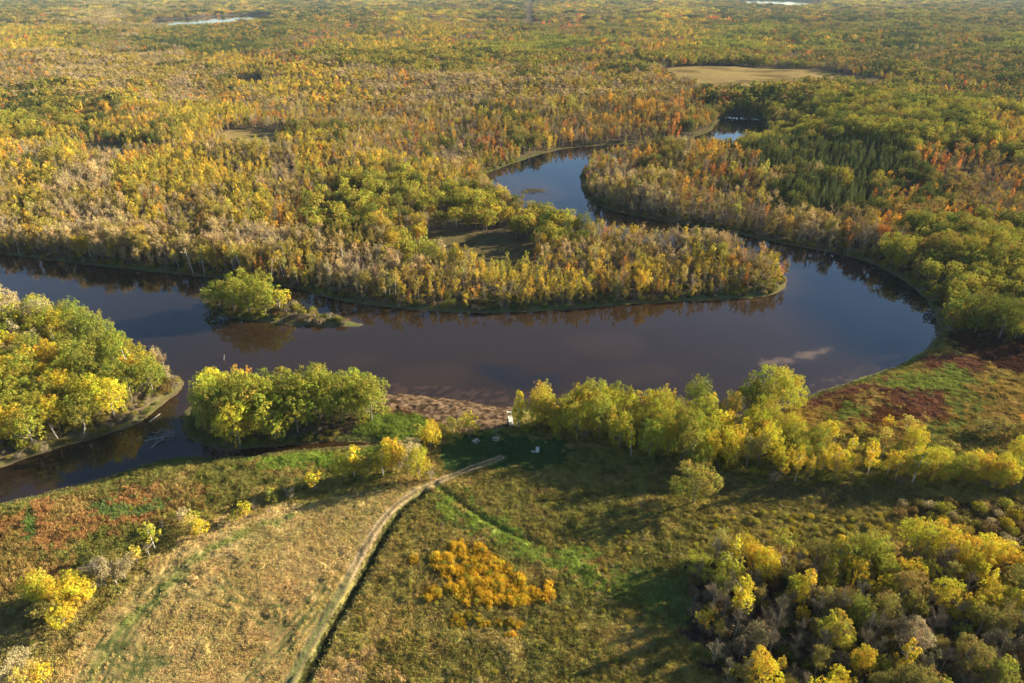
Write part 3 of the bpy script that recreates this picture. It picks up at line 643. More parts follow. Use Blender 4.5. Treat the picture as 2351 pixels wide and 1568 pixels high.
def grove_col(a, b, p):
    if p[1] in 'XH': return p[2]
    if a < 130 and b < 780: return TANC * .9 if rng.random() < .3 else YGR
    if a > 150 and b < 815: return GRN * .5 + YGR * .5
    if rng.random() < (.42 if b > 930 else .2): return YEL * .75 + YGR * .1
    return p[2]
fill(GROVE_L, 6.9, [(4, 'B', YGR * .8, .92), (4, 'B', GRN * .6 + YGR * .4, .95), (1, 'B', YEL * .8, .8), (.6, 'H', TANC, 1.0), (.6, 'N', YGR, .9)], 'left grove', .95, 1.25, colour=grove_col)
fill(CLUMP, 6.2, [(4, 'B', GRN * .5 + YGR * .5, .98), (3, 'B', YGR, 1.0), (1, 'B', YEL * .7 + YGR * .3, .9), (.7, 'X', TWG, 1.15)], 'creek clump', 1.08, 1.38)
def row_col(a, b, p):
    if p[1] in 'XH': return p[2]
    if a > 1600: return [YEL, YGR * .6 + YEL * .4, YGR, YEL * .9][rng.integers(0, 4)]
    return p[2]
ROWW = ROW.copy()
ROWA = poly([(1182, 985), (1200, 975), (1300, 968), (1420, 972), (1540, 980), (1640, 985), (1760, 1010), (1760, 1112), (1640, 1100), (1560, 1085), (1460, 1062), (1340, 1026), (1260, 1010), (1195, 1000)])
ROWB = poly([(1762, 1010), (1860, 1035), (1960, 1060), (2050, 1075), (2160, 1085), (2250, 1100), (2500, 1090), (2500, 1140), (2300, 1145), (2160, 1130), (2000, 1120), (1860, 1122), (1762, 1112)])
fill(ROWA, 4.7, [(5, 'B', YGR * .7 + YEL * .3, .80), (2, 'B', GRN * .3 + YGR * .7, .82), (2, 'N', YEL, .72), (1.2, 'H', OLIV, .8), (.6, 'X', TWG, .75), (1.4, 'B', YEL * .8 + YGR * .2, .68)], 'landing row', 1.12, 1.45, colour=row_col, wd=.82)
fill(ROWB, 4.5, [(3, 'B', YEL * .7 + YGR * .3, .55), (2, 'B', YGR, .55), (2, 'N', YEL, .62), (2, 'H', YEL * .6 + OLIV * .4, .62), (1, 'X', TWG, .55), (1, 'B', TANC * .6 + YEL * .4, .5)], 'landing row', .95, 1.45, wd=.85)
WOODU = poly([(1590, 1330), (1600, 1300), (1660, 1290), (1740, 1290), (1850, 1310), (1950, 1300), (2060, 1290), (2150, 1270), (2300, 1290), (2500, 1330), (2600, 1470), (2300, 1440), (2050, 1400), (1850, 1390), (1700, 1370)])
WOODL = poly([(1590, 1332), (1700, 1372), (1850, 1392), (2050, 1402), (2300, 1442), (2600, 1472), (2800, 1760), (1750, 1740), (1660, 1620), (1610, 1500), (1585, 1420)])
fill(WOODU, 4.4, [(3, 'X', TWG * .8, .72), (3.0, 'H', OLIV, .8), (3.4, 'B', YEL * .85, .58), (2, 'B', YGR, .56), (2, 'N', YEL, .7), (1.0, 'B', OLIV, .62)], 'corner wood', .7, 1.25)
fill(WOODL, 4.0, [(9.5, 'X', TWG * .6, .70), (2.6, 'H', OLIV * .8, .72), (1.1, 'B', YEL * .8, .58), (.9, 'B', GRN * .6 + YGR * .4, .6), (.6, 'N', YEL, .7), (.8, 'B', OLIV, .6), (.5, 'B', TANC * .8, .6)], 'corner wood', .6, 1.2)
# trees that stand out on their own
for q in [
 (2300, 1330, 'B', YEL, 9, 8), (2230, 1320, 'B', YEL, 10, 9), (2150, 1300, 'B', YEL * .8 + YGR * .2, 11, 9), (2090, 1290, 'B', YGR * .5 + YEL * .5, 11, 8), (1990, 1325, 'B', YGR, 11, 8), (1935, 1330, 'B', YGR * .7 + GRN * .3, 11, 9),
 (1690, 1430, 'N', YEL * .85 + YGR * .15, 12, 4.6), (1905, 1500, 'B', YGR * .7 + YEL * .3, 9, 7.5), (2090, 1525, 'B', TANC * .85, 9, 8.2), (2215, 1560, 'B', OLIV, 9, 7), (2020, 1440, 'B', OLIV, 8, 6), (1820, 1400, 'B', YEL * .7 + YGR * .3, 8, 5),
 (2160, 1420, 'B', YEL * .7 + GRN * .3, 9, 8), (2300, 1430, 'N', YEL * .8 + YGR * .2, 8, 5), (1740, 1600, 'B', YEL, 10, 6.5), (1880, 1640, 'B', YEL * .9, 9, 6), (1650, 1330, 'N', YGR, 8, 5), (1600, 1340, 'H', YGR, 8, 6),
 (2085, 1430, 'B', YGR * .4 + OLIV * .6, 7, 5.5), (1900, 1365, 'N', YEL * .8, 8, 5), (2210, 1450, 'B', YEL * .7 + GRN * .2, 8.5, 6), (2280, 1580, 'N', YGR, 8, 4.5), (1710, 1290, 'H', YEL * .7, 7, 5.5), (1790, 1280, 'B', YGR * .7 + OLIV * .3, 6, 6), (2330, 1390, 'B', OLIV, 10, 9)]:
    S(*q, region='corner wood')
for q in [(1755, 965, 'B', YGR * .8 + YEL * .2, 17, 13), (1712, 958, 'B', GRN * .5 + YGR * .5, 15, 10), (1800, 948, 'B', YGR * .6 + YEL * .4, 14, 11), (1740, 985, 'B', YGR * .6 + YEL * .4, 10, 9), (1597, 960, 'B', GRN * .75 + YGR * .25, 14, 10), (1535, 960, 'B', GRN * .5 + YGR * .5, 9, 6),
          (1590, 1165, 'B', OLIV * .6 + YGR * .4, 11.5, 12), (1190, 988, 'N', YEL * .6 + YGR * .4, 7, 5), (1350, 965, 'B', YGR, 11, 9), (1385, 968, 'B', YGR * .6 + YEL * .4, 11, 9)]: S(*q, region='landing row')
for q in [(726, 1135, 'B', YEL * .8 + YGR * .2, 7, 6.2), (790, 1112, 'B', YGR, 8, 6), (815, 1105, 'N', YEL, 10, 5), (848, 1106, 'B', OLIV * .5 + YGR * .5, 8, 7), (880, 1100, 'N', YEL * .7 + YGR * .3, 9, 6.5), (905, 1092, 'B', YEL, 10, 8),
          (938, 1092, 'B', TANC, 10, 7), (965, 1112, 'B', YGR * .6 + YEL * .4, 10.5, 6), (992, 1112, 'X', TWG, 4, 3), (990, 1038, 'B', YEL * .8 + YGR * .2, 9, 6.5), (965, 1020, 'N', YGR, 6, 5), (1012, 1015, 'B', YGR * .6, 5, 4), (1078, 1015, 'B', YEL * .7 + YGR * .3, 8, 7),
          (1040, 1000, 'B', YGR * .6 + OLIV * .4, 5, 5), (955, 1060, 'H', TANC, 7, 6), (624, 1160, 'N', YGR, 4.5, 4.2), (672, 1155, 'X', TWG, 4, 3), (567, 1202, 'B', YEL * .6 + YGR * .4, 5.5, 4.6), (545, 1212, 'B', YGR, 3.8, 3.2),
          (660, 1150, 'X', TWG, 3, 2.5)]: S(*q, region='track side line')
for q in [(428, 1215, 'B', TANC * 1.1, 5, 4.4), (445, 1235, 'B', YEL * .6 + TANC * .4, 5, 4.6), (470, 1245, 'B', YEL, 5, 4.6), (452, 1212, 'N', YGR, 4, 3.5), (403, 1210, 'B', YGR * .6, 3.5, 3.5), (360, 1272, 'N', YGR, 8.5, 5.2), (320, 1305, 'B', YEL * .7 + TANC * .3, 5, 4), (346, 1290, 'X', TWG, 4.5, 4),
          (400, 1248, 'B', OLIV, 3, 3), (375, 1225, 'X', TWG, 3, 3), (620, 1185, 'X', RST, 2.5, 3), (590, 1180, 'X', RST, 2.5, 3),
          (272, 1350, 'H', TANC * .75, 9, 7), (248, 1356, 'X', TWG * .7, 8.5, 6.5), (292, 1340, 'H', TANC * .75, 8, 6), (262, 1335, 'H', OLIV * .9, 8, 6), (190, 1400, 'B', YEL, 7, 7), (205, 1395, 'B', YEL * .9, 6, 6), (175, 1385, 'B', YEL * .5 + YGR * .5, 7, 6), (140, 1415, 'B', YEL * .8, 8.5, 6), (155, 1450, 'B', YEL * .9, 6, 6),
          (115, 1400, 'B', YGR * .6 + YEL * .4, 9, 6.5), (95, 1395, 'B', YEL * .6 + YGR * .4, 8.5, 6), (120, 1440, 'H', OLIV, 6, 6), (75, 1590, 'B', YEL * .6 + TANC * .4, 6, 6), (60, 1575, 'H', TANC, 7, 7), (110, 1580, 'B', YEL, 5, 4)]: S(*q, region='field edge')
for q in [(1895, 1020, 'B', YEL, 7, 6.2), (1912, 1018, 'N', YGR * .6 + YEL * .4, 7, 5.5), (1970, 1005, 'N', YGR, 4, 3), (2030, 1000, 'B', YEL * .8 + ORG * .2, 5.5, 4.4), (2076, 1003, 'B', TANC * .4 + YEL * .6, 6, 6), (2022, 1040, 'B', YEL * .7 + TANC * .3, 7, 6.5), (2090, 1045, 'B', YEL * .7 + YGR * .3, 8.5, 7),
          (2165, 1045, 'B', OLIV, 3.5, 8), (2140, 1110, 'B', YGR * .6 + YEL * .4, 9.5, 9), (2090, 1120, 'N', YGR * .8, 10, 6), (2060, 1060, 'B', YGR * .7, 5, 5), (2330, 1080, 'B', YEL * .6 + YGR * .4, 9, 7), (2290, 1120, 'B', YEL * .6 + YGR * .4, 9, 8), (2260, 1005, 'B', OLIV * .7 + TANC * .3, 4, 8), (2300, 1010, 'B', OLIV, 5, 7),
          (2345, 1010, 'B', OLIV, 5, 7), (2245, 1000, 'B', OLIV, 4, 6), (2345, 985, 'N', ORG, 4, 3)]: S(*q, region='marsh edge')
for q in [(478, 705, 'B', GRN * .4 + YGR * .6, 8, 8), (510, 712, 'B', YGR * .7 + GRN * .3, 12, 11), (540, 722, 'B', YGR * .7 + GRN * .3, 14, 12), (575, 728, 'B', YGR * .6 + GRN * .4, 14.5, 13), (560, 705, 'B', YGR, 15, 12), (610, 728, 'B', YGR * .8 + GRN * .2, 13.5, 12), (600, 705, 'B', YGR * .6 + GRN * .4, 14, 12),
          (645, 724, 'B', YGR * .7 + YEL * .3, 11.5, 9.5), (660, 715, 'B', YEL * .6 + YGR * .4, 8, 6), (680, 718, 'B', TANC * .5 + OLIV * .5, 3.5, 3.5), (722, 734, 'B', OLIV * .6 + YGR * .4, 4.5, 4.5)]: S(*q, region='island')
# bits of open ground that must stay open
CLR = [(*G(380, 110), 16), (*G(378, 116), 18)]

def mute(c):
    g = c.mean(); return np.clip((c * .88 + g * np.array((1.2, 1.0, .7)) * .12) * np.array((1.08, .99, .84)) * rng.uniform(.76, 1.22) * rng.uniform(.93, 1.07, 3), .01, .8)

def forest(y0, y1, sp, far=0):
    ys = np.arange(y0, y1, sp); out = []
    for i, yy in enumerate(ys):
        hw = 0.92 * (yy * cp + CAM_H * sp) + 25
        xs = np.arange(-hw, hw, sp) + (i % 2) * sp * .5
        out.append(np.stack([xs, np.full(xs.shape, yy)], 1))
    q = np.concatenate(out); q = q + rng.uniform(-.42, .42, q.shape) * sp
    X, Y = q[:, 0], q[:, 1]
    sd = water_sd(X, Y, 60)
    m = sd > (1.2 + sp * .12)
    for M in MEADOWS: m &= ~inside(M, X, Y)
    m &= ~inside(NEAR, X, Y) & (linedist(BAR, X, Y, 12, True) > 5)
    m &= ~inside(GROVE_L, X, Y) & ~inside(ISLAND, X, Y)
    for c in CLR: m &= np.hypot(X - c[0], Y - c[1]) > c[2]
    m &= ~((Y > 2120) & (np.abs(X - cut_x(Y)) < 14 + sp * .3))
    return X[m], Y[m], sd[m]

LOC = []   # forest points that may still become single trees
fx, fy, fk, ft, fs = [], [], [], [], []
for (y0, y1, spc, far) in [(195, 420, 3.5, 0), (420, 700, 3.9, 0), (700, 1300, 5.4, 1), (1300, 2200, 9.5, 2), (2200, 4600, 24, 3), (4600, 9000, 52, 4)]:
    X, Y, sd = forest(y0, y1, spc, far)
    zc_ = zone_char(X, Y); zc_[inside(PTREES, X, Y)] = ord('p')
    zc_[(Y < 330) & (X < -60) & (zc_ != ord('b'))] = ord('b')
    u = rng.random(len(X)); stand = .60 + .78 * fbm(X / (45 + 70 * (far > 1)), Y / (45 + 50 * (far > 1)), 120, 2)
    for c in set(zc_.tolist()):
        pal = PAL[chr(c)]; m = np.where(zc_ == c)[0]; w = np.array([p[0] for p in pal]); cw = np.cumsum(w) / w.sum()
        # neighbouring trees tend to be of one kind
        nsc = 24 if far < 2 else 85; wu = .52 if far < 2 else .5; r = np.clip(wu * u[m] + (1 - wu) * 1.9 * (vnoise(X[m] / nsc, Y[m] / nsc, 131) - .5) + .5 - wu / 2, 0, .999)
        pick = np.searchsorted(cw, r)
        for j, i in enumerate(m):
            p = pal[pick[j]]
            if p[1] == 'B' and far < 2 and rng.random() > (.42 if far == 0 else .7): continue
            s = p[3] * stand[i] * rng.uniform(.66, 1.22)
            if sd[i] < 5: s *= .85
            if far < 2: TREES.append((X[i], Y[i], p[1], mute(p[2]), s, 1.0, 'forest'))
            else: fx.append(X[i]); fy.append(Y[i]); fk.append((p[1], far)); ft.append(mute(p[2])); fs.append(s)

# ------------------------------------------------------------------ meshes of the tree kinds
SRC = {}
def build_sources():
    q = {}
    q['B'] = [broad(101, 12, 4.9, 8600, .27, 34, .08), broad(102, 12, 5.3, 9000, .27, 38, .05), broad(103, 12, 4.5, 7800, .26, 28, .1), broad(104, 12, 5.0, 8600, .27, 40, .05, spiky=1.6), broad(105, 12, 4.8, 8000, .27, 27, .12, spiky=1.2)]
    q['N'] = [narrow(201, nl=1800), narrow(202, Rc=2.4, nl=1900), narrow(203, Rc=1.9, nl=1600)]
    q['W'] = [narrow(211, nl=750, base=.5, Rc=2.2), narrow(212, nl=650, base=.55, Rc=2.0)]
    q['H'] = [bare(301, lv=1300, Rc=2.4, H=12, ls=.26), bare(302, lv=1700, Rc=2.7, H=12, ls=.26), bare(303, lv=1100, Rc=2.2, H=12, ls=.26)]
    q['X'] = [bare(401, tw=1.1, Rc=2.2, H=12), bare(402, tw=1.0, Rc=2.6, limbs=11, H=12), bare(403, tw=1.0, Rc=1.9, H=12)]
    q['P'] = [pine(501), pine(502, Rc=2.3), pine(503, Rc=1.8)]
    return q
SRC = build_sources()
HQ = {}
for k, l in SRC.items():
    bk = M_BIRCH if k in 'WN' else (M_GREY if k in 'XH' else M_BARK)
    HQ[k] = [(T.mesh(NAMES[k] + '_trunk', [bk], True), Cn.mesh(NAMES[k] + '_crown', [M_TWIG, M_LEAF] if k in 'XH' else [M_LEAF])) for T, Cn in l]
# lighter versions for the forest
LO = {'B': [broad(111, 12, 4.4, 1500, .52, 22, sides=5), broad(112, 12, 4.8, 1500, .52, 26, .16, sides=5), broad(113, 12, 4.2, 1400, .52, 18, .2, sides=5), broad(114, 12, 4.0, 1300, .52, 20, .2, sides=5)],
      'N': [narrow(221, nl=700, ls=.5, base=.16), narrow(222, Rc=2.5, nl=750, ls=.5, base=.12), narrow(223, Rc=1.9, nl=620, ls=.48, base=.2)],
      'W': [narrow(231, nl=300, ls=.5, base=.5), narrow(232, nl=260, ls=.5, base=.55)],
      'H': [bare(321, 12.5, 2.0, tw=.32, wid=.085, lv=330, ls=.42, limbs=7), bare(322, 12.5, 2.3, tw=.32, wid=.085, lv=420, ls=.42, limbs=7), bare(323, 13, 1.7, tw=.32, wid=.085, lv=260, ls=.42, limbs=6)],
      'X': [bare(421, 12.5, 1.9, tw=.36, wid=.085, limbs=8), bare(422, 12.5, 2.3, tw=.36, wid=.085, limbs=8), bare(423, 13, 1.5, tw=.36, wid=.085, limbs=7)],
      'P': [pine(521, nl=420, ls=.65), pine(522, nl=420, ls=.65, Rc=2.3)]}
FAR1 = {'B': [broad(131, 12, 4.6, 420, 1.0, 14, sides=4), broad(132, 12, 4.4, 420, 1.0, 12, .16, sides=4)], 'N': [narrow(241, nl=200, ls=.95), narrow(242, nl=220, ls=.95, Rc=2.5)],
        'H': [bare(331, 12.5, 2.3, tw=.24, wid=.2, lv=130, ls=.8, limbs=6)], 'X': [bare(431, 12.5, 2.1, tw=.3, wid=.2, limbs=6), bare(432, 12.5, 2.6, tw=.3, wid=.2, limbs=6)], 'P': [pine(531, nl=150, ls=1.1)]}
FAR1['W'] = FAR1['N']
def patch(seed, k, n, cell, sc_=1.0):
    """a small stand of trees as one source, for the far forest"""
    rg = np.random.default_rng(seed); g = Geo(); src = FAR1[k]
    for i in range(n):
        T, Cn = src[i % len(src)]; s = rg.uniform(.75, 1.2) * sc_; a = rg.uniform(0, 6.28); ca, sa = math.cos(a), math.sin(a)
        gx, gy = (i % int(math.sqrt(n) + .99)), i // int(math.sqrt(n) + .99); m = math.sqrt(n) + .01
        off = np.array(((gx + .5) / m - .5, (gy + .5) / m - .5, 0)) * cell + rg.normal(0, cell * .06, 3) * (1, 1, 0)
        dv, dh = rg.uniform(-.3, .3), rg.uniform(-.45, .45)
        for src_g, mo in ((T, 0), (Cn, 1)):
            base = g.n
            for v in src_g.v:
                w = v * s; w = np.stack([w[:, 0] * ca - w[:, 1] * sa, w[:, 0] * sa + w[:, 1] * ca, w[:, 2]], 1) + off; g.v.append(w)
            g.f += [tuple(j + base for j in f) for f in src_g.f]; g.n += src_g.n; g.m += [mm + mo for mm in src_g.m]
            g.a += [np.clip(np.asarray(x) + dv, -.2, 1.2) for x in src_g.a]; g.h += [np.asarray(x) + dh for x in src_g.h]
    return g
items, IDX = [], {}
def reg(key, g, k):
    IDX.setdefault(key, []).append(len(items)); items.append((k, g.mesh('forest_source', [M_BIRCH if k == 'W' else (M_GREY if k in 'XHN' else M_BARK)] + ([M_TWIG, M_LEAF] if k in 'XH' else [M_LEAF]))))
for k, l in LO.items():
    for T, Cn in l: reg((k, 0), merge((T, 0), (Cn, 1)), k)
for k, l in FAR1.items():
    if k == 'W': continue
    for T, Cn in l: reg((k, 1), merge((T, 0), (Cn, 1)), k)
IDX[('W', 1)] = IDX[('N', 1)]
for k, nn in (('B', 2), ('N', 4), ('H', 4), ('X', 4), ('P', 4)): reg((k, 2), patch(600 + nn, k, nn, 9.5), k)
for k in 'BNHXP': reg((k, 3), patch(640, k, 9 if k == 'B' else 16, 25, 1.15), k); reg((k, 4), patch(641, k, 16 if k == 'B' else 20, 54, 1.9), k)
for f_ in (2, 3, 4): IDX[('W', f_)] = IDX[('N', f_)]
src_forest = source_collection('forest', items)

# ------------------------------------------------------------------ single trees: those that show largest
TX = np.array([t[0] for t in TREES]); TY = np.array([t[1] for t in TREES]); TH = np.array([t[4] for t in TREES])
psx, psy, pdp = P(TX, TY, 5.0); size = TH * 12 * F / pdp
inframe = (psx > -30) & (psx < 2381) & (psy < 1590)
KIND = np.array([{'B': 0, 'N': 0, 'W': 1, 'H': 1, 'X': 1, 'P': 2}[t[2]] for t in TREES])
regs = np.array([t[6] for t in TREES])
single = np.zeros(len(TREES), bool)
for k, quota in ((0, 300), (1, 280), (2, 150)):
    m = np.where((KIND == k) & inframe)[0]; o = m[np.argsort(-size[m])][:quota]; single[o] = True
TZ = height(TX, TY) - .15

ORD = ['', 'first', 'second', 'third', 'fourth', 'fifth', 'sixth', 'seventh', 'eighth', 'ninth', 'tenth', 'eleventh', 'twelfth', 'thirteenth', 'fourteenth', 'fifteenth', 'sixteenth', 'seventeenth', 'eighteenth', 'nineteenth', 'twentieth']
def ordw(n):
    if n <= 20: return ORD[n]
    t = {2: 'twenty', 3: 'thirty', 4: 'forty', 5: 'fifty', 6: 'sixty', 7: 'seventy', 8: 'eighty', 9: 'ninety'}[n // 10]
    return (t[:-1] + 'ieth') if n % 10 == 0 else t + '-' + ORD[n % 10]
REF = {'red': RED, 'orange': ORG, 'golden': GOLD, 'yellow': YEL, 'yellow-green': YGR, 'green': GRN, 'olive': OLIV, 'dark green': DGR, 'tan': TANC, 'rust brown': RST, 'grey-brown': TWG, 'yellow-green ': YGR * .6 + YEL * .4, 'deep green': PIN, 'olive ': OLIV * .6 + YGR * .4}
def cname(c):
    c = c / c.max(); return min(REF, key=lambda k: np.abs(REF[k] / REF[k].max() - c).sum() ).strip()
PLACE = {'left grove': 'grove left of the creek mouth', 'creek clump': 'clump between creek and river', 'landing row': 'tree belt beside the pale dock', 'corner wood': 'lower right wood', 'track side line': 'line above the dirt track',
         'field edge': 'line left of the mown field', 'marsh edge': 'scatter along the red marsh', 'island': 'little river island'}
def far_place(x, y):
    sx, sy, _ = P(x, y)
    if sy < 480 and sx > 1700: return 'pine stand right of river'
    if sx > 1830: return 'wood above the right river bend'
    if sx > 1100 and sy < 560: return 'wood beyond the upper bend'
    if sx > 700: return 'wooded neck inside the river bend'
    return 'wood on the far left bank'
idx = np.where(single)[0]
place = {i: PLACE.get(regs[i]) or far_place(TX[i], TY[i]) for i in idx}
WORD = {'B': ('rounded', 'broadleaf_tree'), 'N': ('slender', 'broadleaf_tree'), 'W': ('pale-stemmed', 'bare_tree'), 'H': ('half-bare', 'bare_tree'), 'X': ('leafless', 'bare_tree'), 'P': ('pointed', 'pine_tree')}
where = {}
bysec = {}
for i in idx: bysec.setdefault(place[i], []).append(i)
for pl, l in bysec.items():
    l = sorted(l, key=lambda i: -psy[i]); nrow = max(1, round(math.sqrt(len(l) / 2.2)))
    for r in range(nrow):
        seg = sorted(l[round(r * len(l) / nrow):round((r + 1) * len(l) / nrow)], key=lambda i: psx[i])
        for n_, i in enumerate(seg):
            if nrow == 1: where[i] = '%s from left' % ordw(n_ + 1)
            else: where[i] = 'row %s from front, %s from left' % (ordw(r + 1), ordw(n_ + 1))
def new_empty(name, loc, rz=0, s=(1, 1, 1)):
    o = bpy.data.objects.new(name, None); col.objects.link(o); o.location = loc; o.rotation_euler = (0, 0, rz); o.scale = s; o.empty_display_size = .5; return o
for i in idx:
    x, y, k, tint, s, w, rg_ = TREES[i]; l = HQ[k]; tm, cm = l[rng.integers(0, len(l))]
    adj, nm = WORD[k]; rz = rng.uniform(0, 6.283); sz = 'tall' if s > .95 else ('small' if s < .6 else 'middling')
    lab = '%s %s, %s, %s' % (cname(tint), 'pine' if k == 'P' else adj + ' tree', place[i], where[i])
    if len(lab.split()) > 16: lab = lab.replace(' the ', ' ')
    cat = 'pine tree' if k == 'P' else 'tree'; grp = 'trees of the ' + place[i]
    tl = tuple(float(v) for v in tint)
    if k == 'P':
        o = bpy.data.objects.new(nm, PINE_MESH[rng.integers(0, 3)]) if 'PINE_MESH' in globals() else None
        if o is None:
            PINE_MESH = [merge((T, 0), (Cn, 1)).mesh('pine_tree', [M_BARK, M_LEAF]) for T, Cn in SRC['P']]
            o = bpy.data.objects.new(nm, PINE_MESH[0])
        col.objects.link(o); o.location = (x, y, TZ[i]); o.rotation_euler = (0, 0, rz); o.scale = (s * w, s * w, s); o['tint'] = tl
        tag(o, lab, cat, grp); continue
    root = new_empty(nm, (x, y, TZ[i]), rz, (s * w, s * w, s)); tag(root, lab, cat, grp)
    t = bpy.data.objects.new('trunk', tm); col.objects.link(t); t.parent = root
    c = bpy.data.objects.new('crown', cm); col.objects.link(c); c.parent = root; c['tint'] = tl

# ------------------------------------------------------------------ the forest: every other tree
rest = np.where(~single)[0]
n0 = len(rest)
pos = np.concatenate([np.stack([TX[rest], TY[rest], TZ[rest]], 1), np.stack([np.array(fx), np.array(fy), height(np.array(fx), np.array(fy)) - .15], 1)])
key = [(TREES[i][2], 0 if TY[i] < 700 else 1) for i in rest] + fk
pk = [IDX[k][rng.integers(0, len(IDX[k]))] for k in key]
sc1 = np.array([TREES[i][4] for i in rest] + fs); wd = np.array([TREES[i][5] for i in rest] + [1.0] * len(fs))
# from 700 m on the trees stand wider apart, with wider crowns
wide = np.array([1.0 if k[1] == 0 else (1.25 if k[1] == 1 else 1.0) for k in key])
scl = np.stack([sc1 * wd * wide, sc1 * wd * wide, sc1], 1)
rot = np.stack([rng.normal(0, .04, len(pk)), rng.normal(0, .04, len(pk)), rng.uniform(0, 6.283, len(pk))], 1)
tint = np.array([TREES[i][3] for i in rest] + ft)
scatter('forest', src_forest, pos, pk, scl, rot, tint, 'autumn forest of bare, yellow, orange and green trees to the horizon', 'forest')
print('TREES', len(TREES), 'single', int(single.sum()), 'forest', len(pk), {k: int(((KIND == k) & single).sum()) for k in (0, 1, 2)})

# ------------------------------------------------------------------ shrubs
BT = [bush(701), bush(702, Rc=1.9), bush(703, H=2.2, Rc=1.5)]
BM = [(T.mesh('shrub_stems', [M_BARK]), Cn.mesh('shrub_crown', [M_LEAF])) for T, Cn in BT]
GT = [tuft(811, 120, .8, .95, .10), tuft(812, 130, .9, .8, .10)]
src_bush = source_collection('shrubs', [('b', merge((T, 0), (Cn, 1)).mesh('shrub_source', [M_BARK, M_LEAF])) for T, Cn in BT] + [('b', g.mesh('shrub_source', [M_LEAF])) for g in GT])
def pts_in(pl, spc, j=.4):
    x0, y0 = pl.min(0); x1, y1 = pl.max(0); gx, gy = np.meshgrid(np.arange(x0, x1, spc), np.arange(y0, y1, spc)); gx = gx.ravel() + rng.uniform(-j, j, gx.size) * spc; gy = gy.ravel() + rng.uniform(-j, j, gy.size) * spc
    m = inside(pl, gx, gy); return gx[m], gy[m]
def cz(pts): return poly([(x / 3 + 783.7, y / 3 + 1045.4) for x, y in pts])
GOLDP = [cz([(760, 630), (840, 645), (865, 690), (920, 680), (945, 655), (990, 660), (985, 720), (1060, 755), (1150, 815), (1240, 880), (1260, 930), (1330, 970), (1420, 955), (1478, 1010), (1350, 1030), (1240, 1050), (1130, 1065), (950, 1060), (860, 1065), (780, 1000), (705, 950), (800, 910), (850, 870), (700, 865), (695, 790), (735, 750), (748, 680)]),
         cz([(640, 725), (680, 722), (694, 760), (680, 800), (640, 795)]), cz([(580, 960), (640, 945), (685, 985), (660, 1030), (595, 1020)]), cz([(485, 740), (525, 740), (525, 770), (485, 770)]),
         cz([(770, 1130), (900, 1118), (950, 1150), (1030, 1190), (1010, 1220), (870, 1225), (760, 1190)]), cz([(1075, 1185), (1150, 1165), (1250, 1180), (1255, 1240), (1180, 1275), (1080, 1250)])]
gp = []
for j, q in enumerate(GOLDP):
    a, b = pts_in(q, .62); 
    for x, y in zip(a, b): gp.append((x + (rng.normal(0, .9) if rng.random() < .25 else 0), y + (rng.normal(0, .9) if rng.random() < .25 else 0), j))
gp = np.array(gp); n = len(gp); gz = height(gp[:, 0], gp[:, 1]) - .05
hs = np.where(gp[:, 2] < 4, rng.uniform(.25, .5, n) * (.65 + .8 * vnoise(gp[:, 0] / 2, gp[:, 1] / 2, 161)), rng.uniform(.2, .34, n)); gk = rng.choice(5, n, p=[.12, .12, .12, .32, .32]); ok = (rng.random(n) < .93) & (fbm(gp[:, 0] / 2.2, gp[:, 1] / 2.2, 160, 2) > .25)
gt = np.array([(np.array((.62, .40, .035)) * rng.uniform(.8, 1.1) if rng.random() < .8 else (YEL if rng.random() < .6 else YGR * .8)) * rng.uniform(.8, 1.15) * (1 if j < 2 or rng.random() < .4 else .75) for j in gp[:, 2]])
scatter('golden_shrubbery', src_bush, np.stack([gp[:, 0], gp[:, 1], gz], 1)[ok], gk[ok], np.stack([hs * np.where(gk > 2, 2.2, .9), hs * np.where(gk > 2, 2.2, .9), hs * np.where(gk > 2, 2.2, 1)], 1)[ok], np.stack([np.zeros(n), np.zeros(n), rng.uniform(0, 6.28, n)], 1)[ok], gt[ok], 'bright golden shrub thicket in the middle of the meadow', 'shrubbery')
# low bushes and weeds in the meadow, under the trees and along the banks
ux, uy, us, ut = [], [], [], []
def under(pl, spc, keep, s0, s1, cols, sdmin=.6):
    a, b = pts_in(pl, spc); m = rng.random(len(a)) < keep; a, b = a[m], b[m]
    m = (water_sd(a, b, 20) > sdmin) & (linedist(TRACK, a, b, 5) > 2.4) & (linedist(DITCH, a, b, 5) > 2.0); a, b = a[m], b[m]
    sx, sy, _ = P(a, b); m = (sx > -150) & (sx < 2500) & (sy < 1700); a, b = a[m], b[m]
    nn = fbm(a / 11, b / 11, 140, 2)
    for x, y, v in zip(a, b, nn): ux.append(x); uy.append(y); us.append(rng.uniform(s0, s1)); ut.append(cols[int(np.clip(v * 1.6 - .3 + rng.uniform(-.25, .25), 0, .999) * len(cols))] * rng.uniform(.75, 1.2))
MEAD = poly([(1010, 1140), (1240, 1090), (1560, 1100), (1640, 1150), (2050, 1150), (2080, 1230), (1950, 1290), (1700, 1290), (1600, 1330), (1590, 1500), (1660, 1640), (1000, 1640), (760, 1640), (800, 1420), (860, 1280), (950, 1170)])
under(MEAD, 2.0, .5, .10, .34, [OLIV * .8, YGR * .7, OLIV, TANC * .6, YGR * .5 + YEL * .3])
under(poly([(1640, 1200), (1850, 1180), (2050, 1200), (2050, 1280), (1700, 1290), (1580, 1260)]), 1.9, .6, .3, .55, [YGR * .7, YEL * .6, OLIV, YGR])
under(WOOD, 2.4, .7, .45, 1.15, [RST * .7, OLIV * .7, TWG * .7, TWG * .6, GRN * .5])
